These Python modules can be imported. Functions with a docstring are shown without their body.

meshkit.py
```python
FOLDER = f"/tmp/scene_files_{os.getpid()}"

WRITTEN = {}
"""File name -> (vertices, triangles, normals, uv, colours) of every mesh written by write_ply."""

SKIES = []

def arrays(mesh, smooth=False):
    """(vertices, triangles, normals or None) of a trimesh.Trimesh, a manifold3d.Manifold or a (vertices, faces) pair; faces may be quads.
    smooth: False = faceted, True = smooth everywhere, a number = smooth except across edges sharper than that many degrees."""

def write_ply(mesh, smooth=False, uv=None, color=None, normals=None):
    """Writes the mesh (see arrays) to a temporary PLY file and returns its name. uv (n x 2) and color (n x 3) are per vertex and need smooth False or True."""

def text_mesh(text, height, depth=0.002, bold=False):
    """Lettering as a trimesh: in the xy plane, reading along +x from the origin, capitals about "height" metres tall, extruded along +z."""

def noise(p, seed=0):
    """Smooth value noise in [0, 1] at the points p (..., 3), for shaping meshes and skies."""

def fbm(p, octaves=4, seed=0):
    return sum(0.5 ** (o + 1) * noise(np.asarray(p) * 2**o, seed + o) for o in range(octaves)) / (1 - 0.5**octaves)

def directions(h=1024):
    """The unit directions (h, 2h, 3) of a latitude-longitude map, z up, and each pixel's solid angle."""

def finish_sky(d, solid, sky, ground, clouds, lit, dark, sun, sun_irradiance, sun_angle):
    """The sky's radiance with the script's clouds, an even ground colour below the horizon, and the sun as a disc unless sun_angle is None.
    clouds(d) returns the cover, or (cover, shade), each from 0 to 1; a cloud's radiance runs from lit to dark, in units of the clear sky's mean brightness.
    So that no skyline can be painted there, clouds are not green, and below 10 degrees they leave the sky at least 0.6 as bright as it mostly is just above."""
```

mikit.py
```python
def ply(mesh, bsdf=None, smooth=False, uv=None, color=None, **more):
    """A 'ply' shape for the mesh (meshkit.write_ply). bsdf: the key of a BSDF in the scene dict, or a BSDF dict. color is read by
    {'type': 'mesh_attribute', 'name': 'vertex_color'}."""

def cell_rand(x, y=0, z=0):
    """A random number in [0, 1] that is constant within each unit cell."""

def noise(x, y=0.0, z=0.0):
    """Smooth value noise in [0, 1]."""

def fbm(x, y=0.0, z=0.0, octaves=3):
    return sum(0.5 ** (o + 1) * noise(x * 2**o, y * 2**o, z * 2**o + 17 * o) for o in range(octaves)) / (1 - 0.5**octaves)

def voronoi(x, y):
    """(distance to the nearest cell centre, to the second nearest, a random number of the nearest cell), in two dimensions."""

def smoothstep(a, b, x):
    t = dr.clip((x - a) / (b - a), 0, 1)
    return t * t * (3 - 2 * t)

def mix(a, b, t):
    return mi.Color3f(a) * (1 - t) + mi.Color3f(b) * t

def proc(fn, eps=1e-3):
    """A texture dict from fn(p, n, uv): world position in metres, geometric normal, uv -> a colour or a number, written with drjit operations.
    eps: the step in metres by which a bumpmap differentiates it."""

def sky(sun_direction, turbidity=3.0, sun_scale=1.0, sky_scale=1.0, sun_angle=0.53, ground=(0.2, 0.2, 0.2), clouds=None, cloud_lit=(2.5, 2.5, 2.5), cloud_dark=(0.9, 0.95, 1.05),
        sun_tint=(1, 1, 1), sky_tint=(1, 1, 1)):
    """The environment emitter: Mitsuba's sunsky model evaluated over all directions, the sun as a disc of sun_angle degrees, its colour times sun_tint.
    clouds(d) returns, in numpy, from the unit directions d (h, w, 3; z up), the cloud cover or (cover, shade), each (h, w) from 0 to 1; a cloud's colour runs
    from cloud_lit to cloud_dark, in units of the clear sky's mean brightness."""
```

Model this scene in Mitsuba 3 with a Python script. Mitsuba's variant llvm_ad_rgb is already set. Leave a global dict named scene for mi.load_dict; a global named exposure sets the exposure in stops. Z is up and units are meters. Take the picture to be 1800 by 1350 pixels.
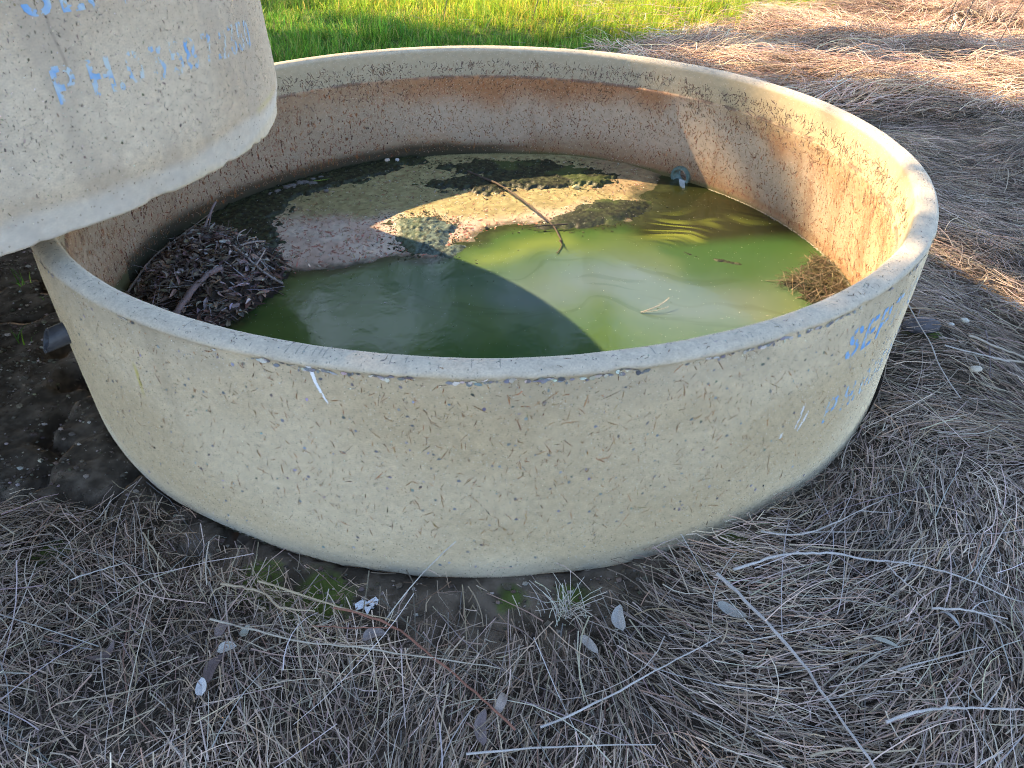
import math, random
import numpy as np, trimesh, manifold3d
import drjit as dr
import mitsuba as mi
import mikit, meshkit
from mikit import noise, fbm, cell_rand, voronoi, smoothstep, mix, proc
import shapely
from shapely.geometry import Polygon, LineString, Point
from shapely.ops import unary_union

T = mi.ScalarTransform4f
rng = np.random.default_rng(7)
random.seed(7)

# ------------------------------------------------------------------ camera, sky, exposure
CAM = np.array([0.0, -2.7452, 1.5218])
FWD = np.array([0.027765, 0.800157, -0.599147])
UP = np.array([0.028076, 0.598517, 0.800618])
scene = {'camera': {'type': 'perspective', 'fov': 71.84, 'fov_axis': 'x', 'near_clip': 0.05, 'far_clip': 600.0,
                    'to_world': T().look_at(origin=CAM.tolist(), target=(CAM + FWD).tolist(), up=UP.tolist())}}
AZ, EL = math.radians(144.0), math.radians(39.0)
SUN = np.array([math.cos(AZ) * math.cos(EL), math.sin(AZ) * math.cos(EL), math.sin(EL)])
scene['sky'] = mikit.sky(SUN.tolist(), turbidity=3, sun_scale=0.64, sky_scale=1.0, sun_tint=(1.0, 0.90, 0.74), sky_tint=(1.18, 0.985, 0.865))
exposure = 4.16
labels = {}


# ------------------------------------------------------------------ entry helpers
def numbered(k):
    if k not in scene and k not in labels and not any(q.startswith(k + '__') for q in scene):
        return k
    i = 1
    while f'{k}_{i:03d}' in scene or f'{k}_{i:03d}' in labels or any(q.startswith(f'{k}_{i:03d}__') for q in scene):
        i += 1
    return f'{k}_{i:03d}'


def put(name, mesh, bsdf, parent=None, smooth=False, color=None, uv=None, **kw):
    key = numbered((parent + '__' if parent else '') + name)
    scene[key] = mikit.ply(mesh, bsdf, smooth=smooth, color=color, uv=uv, **kw)
    return key


def tag(key, label=None, cat=None, group=None, kind=None):
    d = labels.setdefault(key, {})
    for a, b in (('label', label), ('category', cat), ('group', group), ('kind', kind)):
        if b:
            d[a] = b
    return key


# ------------------------------------------------------------------ geometry helpers
def tubes(P, R, sides=3, flat=1.0):
    """N polylines (N,K,3) with radii (N,K) as thin tubes -> (v, f)."""
    P = np.asarray(P, float); R = np.asarray(R, float)
    N, K, _ = P.shape
    t = np.gradient(P, axis=1); t /= np.linalg.norm(t, axis=2, keepdims=True) + 1e-12
    ref = np.where(np.abs(t[..., 2:]) < .9, [0, 0, 1.0], [1.0, 0, 0])
    a = np.cross(t, ref); a /= np.linalg.norm(a, axis=2, keepdims=True) + 1e-12
    b = np.cross(a, t)
    an = np.arange(sides) * 2 * np.pi / sides + .5
    v = P[:, :, None] + R[:, :, None, None] * (np.cos(an)[None, None, :, None] * a[:, :, None] + flat * np.sin(an)[None, None, :, None] * b[:, :, None])
    i, j = np.meshgrid(np.arange(K - 1), np.arange(sides), indexing='ij')
    q = np.stack([i * sides + j, i * sides + (j + 1) % sides, (i + 1) * sides + (j + 1) % sides, (i + 1) * sides + j], -1).reshape(-1, 4)
    f = np.vstack([q[:, [0, 1, 2]], q[:, [0, 2, 3]]])
    F = (f[None] + (np.arange(N) * K * sides)[:, None, None]).reshape(-1, 3)
    return v.reshape(-1, 3), F


def ribbons(P, Wd):
    """N polylines (N,K,3) with side vectors (N,K,3) -> flat blades."""
    N, K, _ = P.shape
    v = np.stack([P - Wd, P + Wd], 2).reshape(-1, 3)
    i = np.arange(K - 1)
    q = np.stack([2 * i, 2 * i + 1, 2 * i + 3, 2 * i + 2], -1)
    f = np.vstack([q[:, [0, 1, 2]], q[:, [0, 2, 3]]])
    return v, (f[None] + (np.arange(N) * 2 * K)[:, None, None]).reshape(-1, 3)


def join(parts):
    V, F, Cc, n = [], [], [], 0
    for p in parts:
        V.append(p[0]); F.append(np.asarray(p[1]) + n); n += len(p[0])
        if len(p) > 2:
            Cc.append(p[2])
    return (np.vstack(V), np.vstack(F), np.vstack(Cc) if Cc else None)


def spline(pts, n):
    from scipy.interpolate import PchipInterpolator
    pts = np.asarray(pts, float)
    s = np.r_[0, np.cumsum(np.linalg.norm(np.diff(pts, axis=0), axis=1))]
    return PchipInterpolator(s, pts, axis=0)(np.linspace(0, s[-1], n))


def sdist(poly, x, y):
    """signed distance in metres, positive inside."""
    p = shapely.points(np.asarray(x).ravel(), np.asarray(y).ravel())
    shapely.prepare(poly)
    d = shapely.distance(poly.exterior, p)
    return np.where(shapely.contains(poly, p), d, -d).reshape(np.shape(x))


def nz(x, y, s, seed=0, o=4):
    return meshkit.fbm(np.stack([np.asarray(x, float) / s, np.asarray(y, float) / s, np.zeros(np.shape(x))], -1), o, seed) - .5


def sst(a, b, x):
    t = np.clip((x - a) / (b - a), 0, 1)
    return t * t * (3 - 2 * t)


def vc(base, n, per, jit=.12, tone=None):
    """per-piece colours repeated on each of its vertices."""
    base = np.atleast_2d(np.asarray(base, float))
    pick = base[rng.integers(len(base), size=n)]
    c = pick * (1 + rng.normal(0, jit, (n, 1))) * (1 + rng.normal(0, jit * .3, (n, 3)))
    if tone is not None:
        c = c * tone[:, None]
    return np.repeat(np.clip(c, .01, .9), per, axis=0)


# ------------------------------------------------------------------ materials
def add_bsdf(k, d, bump=None, scale=1.0, two=True):
    if bump is not None:
        d = {'type': 'bumpmap', 'arbitrary': bump, 'scale': scale, 'bsdf': d}
    scene[k] = {'type': 'twosided', 'bsdf': d} if two else d


VC = {'type': 'mesh_attribute', 'name': 'vertex_color'}


def princ(col, rough=.85, spec=.25, **kw):
    return {'type': 'principled', 'base_color': col if isinstance(col, dict) else {'type': 'rgb', 'value': list(col)}, 'roughness': rough, 'specular': spec, **kw}


def cyl(p, cx=0.0, cy=0.0):
    x, y = p.x - cx, p.y - cy
    return dr.atan2(y, x) * 1.56, p.z, dr.sqrt(x * x + y * y)


def lower_color(p, n, uv):
    u, z, r = cyl(p)
    inward = (n.x * p.x + n.y * p.y) < -.25 * r
    big = fbm(p.x * 2.2, p.y * 2.2, p.z * 3.0, 3)
    fine = fbm(p.x * 60, p.y * 60, p.z * 60, 3)
    grit = noise(p.x * 330, p.y * 330, p.z * 330)
    hz = z + 0.018 * p.x
    # outside: pale grey cream with rusty chaff marks and blue grey aggregate
    c = mix((.455, .36, .225), (.545, .45, .305), smoothstep(.3, .7, big))
    c = c * (.84 + .32 * fine) * (.86 + .28 * grit)
    top = smoothstep(.50, .66, hz) * smoothstep(.68, .655, hz)
    c = mix(c, mi.Color3f(.335, .285, .205) * (.85 + .3 * fine), .55 * top * smoothstep(.35, .6, fbm(u * 3, z * 6, 4.0, 3)))
    c = mix(c, (.47, .46, .41), smoothstep(.12, .0, hz) * .25)
    c = mix(c, (.27, .265, .23), smoothstep(.035, .0, hz + (noise(u * 14, 2.0) - .5) * .05) * .7)
    front = smoothstep(1.0, .1, dr.abs(u + 2.55))
    d3, d4, w3 = voronoi(u * 160, z * 160)
    c = mix(c, (.13, .115, .09), smoothstep(.3, .2, d3) * dr.select(w3 > .93, .75, 0.0))
    c = mix(c, (.55, .53, .46), smoothstep(.3, .2, d3) * dr.select(w3 < .08, .7, 0.0))
    c = mix(c, mi.Color3f(.30, .245, .165) * (.8 + .4 * fine), smoothstep(.52, .78, fbm(u * 11, z * 1.5, 6.0, 4)) * smoothstep(.15, .6, hz) * .38)
    # yellow lichen streaks near the left
    st = smoothstep(.012, .002, dr.abs(u + 3.385 - (z - .48) * .10)) * smoothstep(.41, .45, z) * smoothstep(.55, .50, z) * noise(u * 90, z * 60, 3.0)
    c = mix(c, (.43, .36, .06), st * .9)
    # chipped edge with bigger aggregate under the lip
    # rim top
    rim = smoothstep(.648, .664, hz)
    cr = mi.Color3f(.46, .405, .315) * (.82 + .36 * fine) * (.84 + .3 * grit)
    cr = mix(cr, (.2, .19, .17), smoothstep(.3, .2, d3) * dr.select(w3 > .9, .7, 0.0))
    c = mix(c, cr, rim)
    # inside: band, rust tide, pale middle, brown foot
    rgt = smoothstep(1.5, .7, u) * smoothstep(-2.2, -1.2, u)
    ci = mix((.37, .318, .225), (.42, .335, .205), rgt) * (.84 + .32 * fine)
    low = mi.Float(dr.lerp(smoothstep(.535, .522, hz), smoothstep(.575, .40, hz), rgt))
    wav = (fbm(u * 2.5, z * 1.2, 9.0, 3) - .5)
    body = mix((.37, .19, .095), (.48, .40, .305), smoothstep(.50, .33, hz + wav * .36))
    body = mix(body, (.36, .255, .16), smoothstep(.22, .08, hz + wav * .25))
    right = smoothstep(.8, -.2, u) * smoothstep(-2.2, -1.2, u)
    body = mix(body, mi.Color3f(.40, .25, .14), right * .72)
    body = mix(body, (.25, .13, .07), smoothstep(.55, .8, fbm(u * 9, z * 2.2, 5.0, 4)) * .5)
    left = smoothstep(2.6, 3.3, u) + smoothstep(-2.6, -3.3, u)
    body = mix(body, (.34, .27, .19), left * .6)
    body = body * (.82 + .36 * fine)
    ci = mix(ci, body, low)
    ci = mix(ci, (.13, .09, .07), smoothstep(.012, .003, dr.abs(hz - .524 + wav * .01)) * smoothstep(.3, .6, noise(u * 20, 7.0)) * .7)
    ci = mix(ci, (.52, .46, .40), smoothstep(.3, .22, d3) * dr.select(w3 < .1, .75, 0.0))
    tide = smoothstep(.105, .075, hz + wav * .05)
    ci = mix(ci, (.10, .105, .035), tide * .8)
    wl = smoothstep(.4, -.2, u) * smoothstep(-1.6, -.9, u)
    ci = mix(ci, (.30, .17, .085), smoothstep(.02, .005, dr.abs(hz - .115)) * .5)
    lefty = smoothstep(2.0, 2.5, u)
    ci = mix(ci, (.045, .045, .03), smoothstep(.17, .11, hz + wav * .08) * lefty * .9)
    ci = mix(ci, cr, rim)
    return dr.select(inward, ci, c)


def lower_bump(p, n, uv):
    u, z, r = cyl(p)
    return fbm(p.x * 90, p.y * 90, p.z * 90, 3) * .6 + noise(p.x * 300, p.y * 300, p.z * 300) * .25


add_bsdf('m_trough', princ(proc(lower_color), .86, .25), proc(lower_bump, 2e-4), .0011)


UX, UY = -2.325, -.197


def upper_color(p, n, uv):
    u, z, r = cyl(p, UX, UY)
    big = fbm(p.x * 2.6, p.y * 2.6, p.z * 2.0, 3)
    fine = fbm(p.x * 55, p.y * 55, p.z * 55, 3)
    grit = noise(p.x * 300, p.y * 300, p.z * 300)
    c = mix((.435, .36, .265), (.515, .445, .34), smoothstep(.3, .7, big)) * (.82 + .34 * fine) * (.88 + .24 * grit)
    c = mix(c, (.335, .29, .235), smoothstep(.5, .75, fbm(u * 12, z * 2.5, 3.0, 3)) * .4)
    hz = z - .705 + .016 * 0
    pale = smoothstep(.15, .11, hz + (fbm(u * 5, z * 5, 1.0, 3) - .5) * .06)
    c = mix(c, mi.Color3f(.50, .50, .47) * (.88 + .24 * fine), pale * .55)
    c = mix(c, mi.Color3f(.50, .44, .33) * (.8 + .4 * fine), smoothstep(.075, .045, hz + (noise(u * 7, 4.0) - .5) * .04) * .8)
    c = mix(c, (.46, .42, .2), smoothstep(.02, .0, dr.abs(hz - .135)) * smoothstep(.5, .75, noise(u * 4, 8.0)) * .4)
    d3, d4, w3 = voronoi(u * 90, z * 90)
    c = mix(c, (.24, .2, .15), smoothstep(.3, .15, d3) * dr.select(w3 > .94, .6, 0.0))
    seam = smoothstep(.006, .001, dr.abs(u + .796 + (noise(z * 14, 2.0) - .5) * .03)) * smoothstep(1.08, 1.13, z)
    c = mix(c, (.24, .2, .16), seam * .6)
    return c


def upper_bump(p, n, uv):
    u, z, r = cyl(p, UX, UY)
    return fbm(p.x * 80, p.y * 80, p.z * 80, 3) * .6


add_bsdf('m_upper', princ(proc(upper_color), .88, .2), proc(upper_bump, 2e-4), .0013)


def floor_color(p, n, uv):
    fine = fbm(p.x * 45, p.y * 45, 1.0, 3)
    wav = fbm(p.x * 4, p.y * 4, 3.0, 4) - .5
    d = p.z - .055                                    # height over the water line
    pink = mix((.43, .32, .245), (.50, .415, .325), smoothstep(.35, .65, fbm(p.x * 7, p.y * 7, 2.0, 3)))
    oliv = mix((.205, .175, .075), (.31, .27, .135), fine)
    c = mix(pink, oliv, smoothstep(.50, .78, p.y + wav * .45 + smoothstep(.2, .8, p.x) * .05))
    c = mix(c, (.27, .17, .11), smoothstep(.5, .7, p.x) * smoothstep(.8, .95, p.y) * .5)
    wet = smoothstep(.0095, -.001, d + wav * .009 + (fine - .5) * .004)
    c = mix(c, (.036, .040, .022), wet * .92)
    return c * (.78 + .44 * fine)


add_bsdf('m_floor', princ(proc(floor_color), .8, .3), proc(lambda p, n, uv: fbm(p.x * 120, p.y * 120, 0.0, 3), 2e-4), .0015)


def water_color(p, n, uv):
    x, y, depth = p.x, p.y, uv.x                      # uv.x: metres from the pool's edge
    wx, wy = fbm(x * 2.2, y * 2.2, 1.0, 3) - .5, fbm(x * 2.2 + 9, y * 2.2, 5.0, 3) - .5
    X, Y = x + .55 * wx, y + .55 * wy
    g = fbm(X * 1.7, Y * 1.7, 3.0, 4)
    c = mix((.031, .076, .018), (.062, .103, .026), smoothstep(.36, .64, g))
    yel = dr.exp(-dr.square((X - .12) / .22) - dr.square((Y - .27) / .12)) + .9 * dr.exp(-dr.square((X - .14) / .2) - dr.square((Y + .2) / .2)) \
        + .85 * dr.exp(-dr.square((X - 1.04) / .26) - dr.square((Y + .36) / .12))
    c = mix(c, (.125, .170, .030), dr.clip(yel, 0, 1) * (.45 + .55 * fbm(X * 6, Y * 6, 2.0, 3)))
    # milky sky reflection over the middle, painted into the water colour
    sky_sheen = dr.exp(-dr.square((X - .62) / .50) - dr.square((Y + .20 + .2 * (X - .6)) / .29))
    c = mix(c, mi.Color3f(.082, .116, .126), dr.clip(sky_sheen * 1.3, 0, 1) * (.62 + .3 * noise(X * 5, Y * 5, 7.0)))
    # clear dark water at the back right with curling green threads
    clear = smoothstep(.22, .40, y + .22 * wy + .05 - .30 * (x - 1.0) * (x - 1.0)) * smoothstep(.55, .82, x + .22 * wx)
    cb = mix((.011, .016, .004), (.020, .022, .007), fbm(x * 5, y * 5, 2.0, 3))
    q = y * 30 + 13 * fbm(x * 2.6, y * 2.6, 6.0, 2) + 4 * x
    thread = smoothstep(.47, .70, fbm(x * 3.2 + 2 * wy, q, 3.0, 3)) * smoothstep(.34, .56, fbm(x * 3.5, y * 5.0, 8.0, 2))
    cb = mix(cb, (.135, .165, .026), thread * .9 * dr.clip(1.3 * dr.exp(-dr.square((x - 1.02) / .30) - dr.square((y - .40) / .17)), 0, 1))
    c = mix(c, cb, clear)
    drift = smoothstep(.60, .72, fbm(X * 2.0, (Y + .25 * X) * 17 + 5 * wx, 12.0, 3))
    c = mix(c, (.018, .040, .008), drift * .22 * (1 - clear))
    # shallow edge where the wet floor shows through
    edge = smoothstep(.11, .02, depth + (fbm(x * 14, y * 14, 4.0, 3) - .5) * .06)
    return mix(c, mix((.036, .045, .016), (.016, .020, .010), fbm(x * 30, y * 30, 1.0, 2)), edge * .92)


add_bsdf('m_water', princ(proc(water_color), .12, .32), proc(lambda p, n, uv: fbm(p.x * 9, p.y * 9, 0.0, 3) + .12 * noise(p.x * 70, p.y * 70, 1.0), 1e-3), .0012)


def sludge_color(p, n, uv):
    f = fbm(p.x * 70, p.y * 70, p.z * 70, 3)
    c = mix((.010, .013, .006), (.036, .045, .018), smoothstep(.35, .75, f))
    teal = dr.exp(-dr.square((p.x + .29) / .26) - dr.square((p.y - .36) / .26))
    c = mix(c, mix((.022, .034, .028), (.10, .14, .115), smoothstep(.3, .7, f)), dr.clip(teal * 1.6, 0, 1))
    c = mix(c, (.06, .085, .02), smoothstep(.5, .7, fbm(p.x * 8, p.y * 8, 2.0, 3)) * .6 * smoothstep(-.7, -.1, p.x))
    d1, d2, w = voronoi(p.x * 95, p.y * 95)
    return mix(c, (.30, .30, .26), smoothstep(.26, .14, d1) * dr.select(w > .95, .8, 0.0))


add_bsdf('m_sludge', princ(proc(sludge_color), .55, .4), proc(lambda p, n, uv: fbm(p.x * 150, p.y * 150, p.z * 100, 3), 2e-4), .002)


def soil_color(p, n, uv):
    f = fbm(p.x * 24, p.y * 24, p.z * 24, 4)
    b = fbm(p.x * 3, p.y * 3, 1.0, 3)
    c = mix((.048, .039, .029), (.165, .132, .10), smoothstep(.3, .75, f * .7 + b * .3))
    d1, d2, w = voronoi(p.x * 120, p.y * 120)
    c = mix(c, (.26, .23, .19), smoothstep(.3, .18, d1) * dr.select(w > .93, .75, 0.0) * smoothstep(.45, .6, fbm(p.x * 6, p.y * 6, 8.0, 2)))
    moss = mi.Float(0)
    for mx, my, mr in ((-.62, -1.56, .10), (-.46, -1.61, .12), (.66, -1.50, .07), (-1.23, -1.42, .07), (.19, -1.63, .06), (.03, -1.63, .05), (1.66, -.52, .09)):
        moss = dr.maximum(moss, dr.exp(-(dr.square(p.x - mx) + dr.square(p.y - my)) / (mr * mr)))
    c = mix(c, mix((.035, .055, .012), (.10, .15, .022), f), smoothstep(.45, .85, moss + (f - .5) * .9) * .8)
    far = smoothstep(3.0, 5.0, p.y)
    strawy = mix((.10, .078, .055), (.17, .135, .095), f)
    c = mix(c, strawy, dr.maximum(far, smoothstep(1.7, 2.4, p.x)) * .7)
    gx = 1.25 + 1.35 * dr.maximum(p.y - 4.75, 0) + (fbm(p.x * 1.5, p.y * 1.5, 3.0, 2) - .5) * 1.2
    c = mix(c, mix((.05, .085, .016), (.09, .13, .03), f), smoothstep(.4, -.4, p.x - gx) * smoothstep(1.6, 2.2, p.y) * .85)
    return c


add_bsdf('m_soil', princ(proc(soil_color), .95, .15), proc(lambda p, n, uv: fbm(p.x * 60, p.y * 60, p.z * 60, 4), 5e-4), .006)
add_bsdf('m_piece', princ(VC, .8, .22))
add_bsdf('m_straw', princ(VC, .7, .3))
add_bsdf('m_wetpiece', princ(VC, .45, .45))
scene['m_grass'] = {'type': 'principledthin', 'base_color': VC, 'roughness': .5, 'diff_trans': .95, 'spec_trans': 0.0}
add_bsdf('m_stone', princ(VC, .75, .3), proc(lambda p, n, uv: fbm(p.x * 160, p.y * 160, p.z * 160, 3), 2e-4), .001)
add_bsdf('m_paint', princ(VC, .7, .25))


def pipe_color(p, n, uv):
    return mix((.035, .038, .045), (.09, .095, .11), fbm(p.x * 60, p.y * 60, p.z * 40, 3))


add_bsdf('m_pipe', princ(proc(pipe_color), .45, .4))
add_bsdf('m_teal', princ(proc(lambda p, n, uv: mix((.05, .10, .10), (.20, .32, .30), fbm(p.x * 50, p.y * 50, p.z * 50, 3))), .5, .4))
add_bsdf('m_bark', princ(proc(lambda p, n, uv: mix((.14, .11, .085), (.36, .31, .25), fbm(p.x * 6, p.y * 6, p.z * 1.5, 4))), .9, .2))
scene['m_gumleaf'] = {'type': 'principledthin', 'base_color': {'type': 'rgb', 'value': [.07, .10, .035]}, 'roughness': .5, 'diff_trans': .5, 'spec_trans': 0.0}

# ------------------------------------------------------------------ the ground
TX, TY = -.0181, .0007
H = .6727
ZW = .055


def straw_cover(x, y):
    """0 bare, 1 fully strawed."""
    r = np.hypot(x, y); n = nz(x, y, .35, 5)
    c = np.ones_like(r)
    c *= 1 - sst(-.80, -1.0, x + n * .25) * sst(-1.36, -1.22, y + n * .22)            # bare soil beside the upper trough
    strip = sst(.24, .07, r - 1.575 + n * .18) * sst(-1.0, -.75, x) * sst(.62, .30, x) * (y < 0)
    c *= 1 - .93 * strip
    c *= 1 - .55 * sst(.10, .03, r - 1.575 + n * .1) * (y < .3)
    c *= 1 - .8 * np.exp(-((x - 1.68) / .16) ** 2 - ((y + .55) / .22) ** 2)            # clods on the right
    c *= 1 - .75 * np.exp(-((x + 1.2) / .12) ** 2 - ((y + 1.40) / .06) ** 2)
    return np.clip(c, 0, 1)


def grassy(x, y):
    gx = 1.25 + 1.35 * np.maximum(y - 4.75, 0) + nz(x, y, .7, 15, 2) * 1.3
    return sst(.45, -.45, x - gx) * sst(1.5, 2.2, y + .35 * np.minimum(x + 1.5, 0) * -1)


def ground_z(x, y):
    x, y = np.asarray(x, float), np.asarray(y, float)
    r = np.hypot(x, y)
    cov = straw_cover(x, y)
    away = sst(1.65, 2.3, r)
    z = .016 * nz(x, y, .12, 1) * 2 + .05 * nz(x, y, .5, 2) * (.4 + away)
    z += cov * away * (.20 * (nz(x, y, .75, 3, 3)) + .14 * nz(x, y, 1.6, 4, 2)) * sst(.2, 1.6, x + .4 * np.maximum(y, 0))
    z += .02 * sst(1.9, 1.6, r) - .012
    bare = (1 - cov) * (x < -.7)
    ridge = np.abs(nz(x, y, .42, 21, 3)) * 2
    z += bare * (-.085 * sst(.09, .0, ridge) + .05 * nz(x, y, .30, 22, 3) + .03 * nz(x, y, .07, 23, 2))
    clod = np.exp(-((x - 1.68) / .2) ** 2 - ((y + .55) / .25) ** 2)
    z += clod * (.05 + .10 * nz(x, y, .14, 24, 3))
    z = np.where(r < 1.56, np.minimum(z, -.01) - .10 * sst(1.56, 1.40, r), z)
    return z + .0 * r


def gaxis(lo, hi, step, far):
    a = list(np.arange(lo, hi, step)); s = step
    while a[-1] < far:
        s *= 1.10; a.append(a[-1] + s)
    s = step
    while a[0] > -far:
        s *= 1.10; a.insert(0, a[0] - s)
    return np.array(a)


gx_, gy_ = gaxis(-2.6, 3.4, .022, 260), gaxis(-2.4, 2.4, .022, 260)
X, Y = np.meshgrid(gx_, gy_, indexing='ij')


def grid_faces(n, m):
    i, j = np.meshgrid(np.arange(n - 1), np.arange(m - 1), indexing='ij')
    a = i * m + j
    return np.stack([a, a + m, a + m + 1, a + 1], -1).reshape(-1, 4)


q = grid_faces(*X.shape)
gv = np.stack([X, Y, ground_z(X, Y)], -1).reshape(-1, 3)
put('ground', (gv, np.vstack([q[:, [0, 1, 2]], q[:, [0, 2, 3]]])), 'm_soil', smooth=True)
tag('ground', 'dark bare soil showing at the left and in gaps under the dry straw', 'soil', kind='structure')

# ------------------------------------------------------------------ the lower trough
M = np.array([[1, 0, -TX], [0, 1, -TY], [TX, TY, 1]])


def lathe(prof, n, wob=None, closed=True):
    prof = np.asarray(prof, float); K = len(prof)
    th = np.linspace(0, 2 * np.pi, n, endpoint=False)
    r = np.repeat(prof[:, 0][:, None], n, 1); z = np.repeat(prof[:, 1][:, None], n, 1)
    if wob is not None:
        r, z = wob(r, z, th[None, :])
    v = np.stack([r * np.cos(th), r * np.sin(th), z], -1).reshape(-1, 3)
    rows = K if closed else K - 1
    i, j = np.meshgrid(np.arange(rows), np.arange(n), indexing='ij')
    a, b = i * n + j, i * n + (j + 1) % n
    c, d = ((i + 1) % K) * n + (j + 1) % n, ((i + 1) % K) * n + j
    f = np.stack([a, b, c, d], -1).reshape(-1, 4)
    return v, np.vstack([f[:, [0, 1, 2]], f[:, [0, 2, 3]]])


def seg(a, b, n):
    return [tuple(np.array(a) + (np.array(b) - np.array(a)) * t) for t in np.linspace(0, 1, n, endpoint=False)]


prof = seg((1.545, -.03), (1.562, .004), 3) + seg((1.572, .018), (1.566, .60), 46) + seg((1.565, .60), (1.562, .640), 5) + \
    [(1.561, .646), (1.564, .651), (1.566, .656), (1.563, .662), (1.557, .667), (1.548, .6705), (1.536, .6727), (1.524, .6725), (1.513, .6705), (1.505, .6665), (1.500, .660), (1.497, .652)] + \
    seg((1.496, .644), (1.487, .535), 9) + [(1.4868, .531), (1.486, .527), (1.4830, .5245), (1.482, .520)] + seg((1.482, .512), (1.535, .06), 38) + [(1.536, .05), (1.535, -.03)]


def wob_lower(r, z, th):
    c, s = np.cos(th) * 1.56, np.sin(th) * 1.56
    P = np.stack(np.broadcast_arrays(c, s, z), -1)
    d = (meshkit.fbm(P * 3, 3, 1) - .5) * .008 + (meshkit.fbm(P * 30, 2, 2) - .5) * .0014
    lip = np.exp(-((z - .653) / .010) ** 2) * (r > 1.55)
    chip = sst(.56, .72, meshkit.fbm(P * np.array([16, 16, 30]), 3, 3))
    d = d - lip * chip * .008
    led = np.exp(-((z - .5245) / .006) ** 2) * (r < 1.5)
    d = d + led * (meshkit.fbm(P * 22, 3, 4) - .5) * .010
    foot = np.exp(-((z - .005) / .02) ** 2) * (r > 1.5)
    zz = z + foot * (meshkit.fbm(np.stack(np.broadcast_arrays(c, s, 0 * z), -1) * 6, 4, 5) - .45) * .03
    return r + d, zz


lv, lf = lathe(prof, 640, wob_lower)
HOLE = np.array([math.cos(math.radians(44.7)), math.sin(math.radians(44.7)), 0])
hz0 = .098
man = manifold3d.Manifold(manifold3d.Mesh(lv.astype(np.float32), lf.astype(np.uint32)))
if man.num_tri() == 0 or man.volume() < 0:
    man = manifold3d.Manifold(manifold3d.Mesh(lv.astype(np.float32), lf[:, ::-1].astype(np.uint32)))


def along(d, c, shape):
    """a z-aligned manifold turned to lie along unit d at c."""
    z = np.asarray(d, float); x = np.cross([0, 0, 1.0], z); x /= np.linalg.norm(x); y = np.cross(z, x)
    return shape.transform(np.column_stack([x, y, z, c]).tolist())


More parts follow.
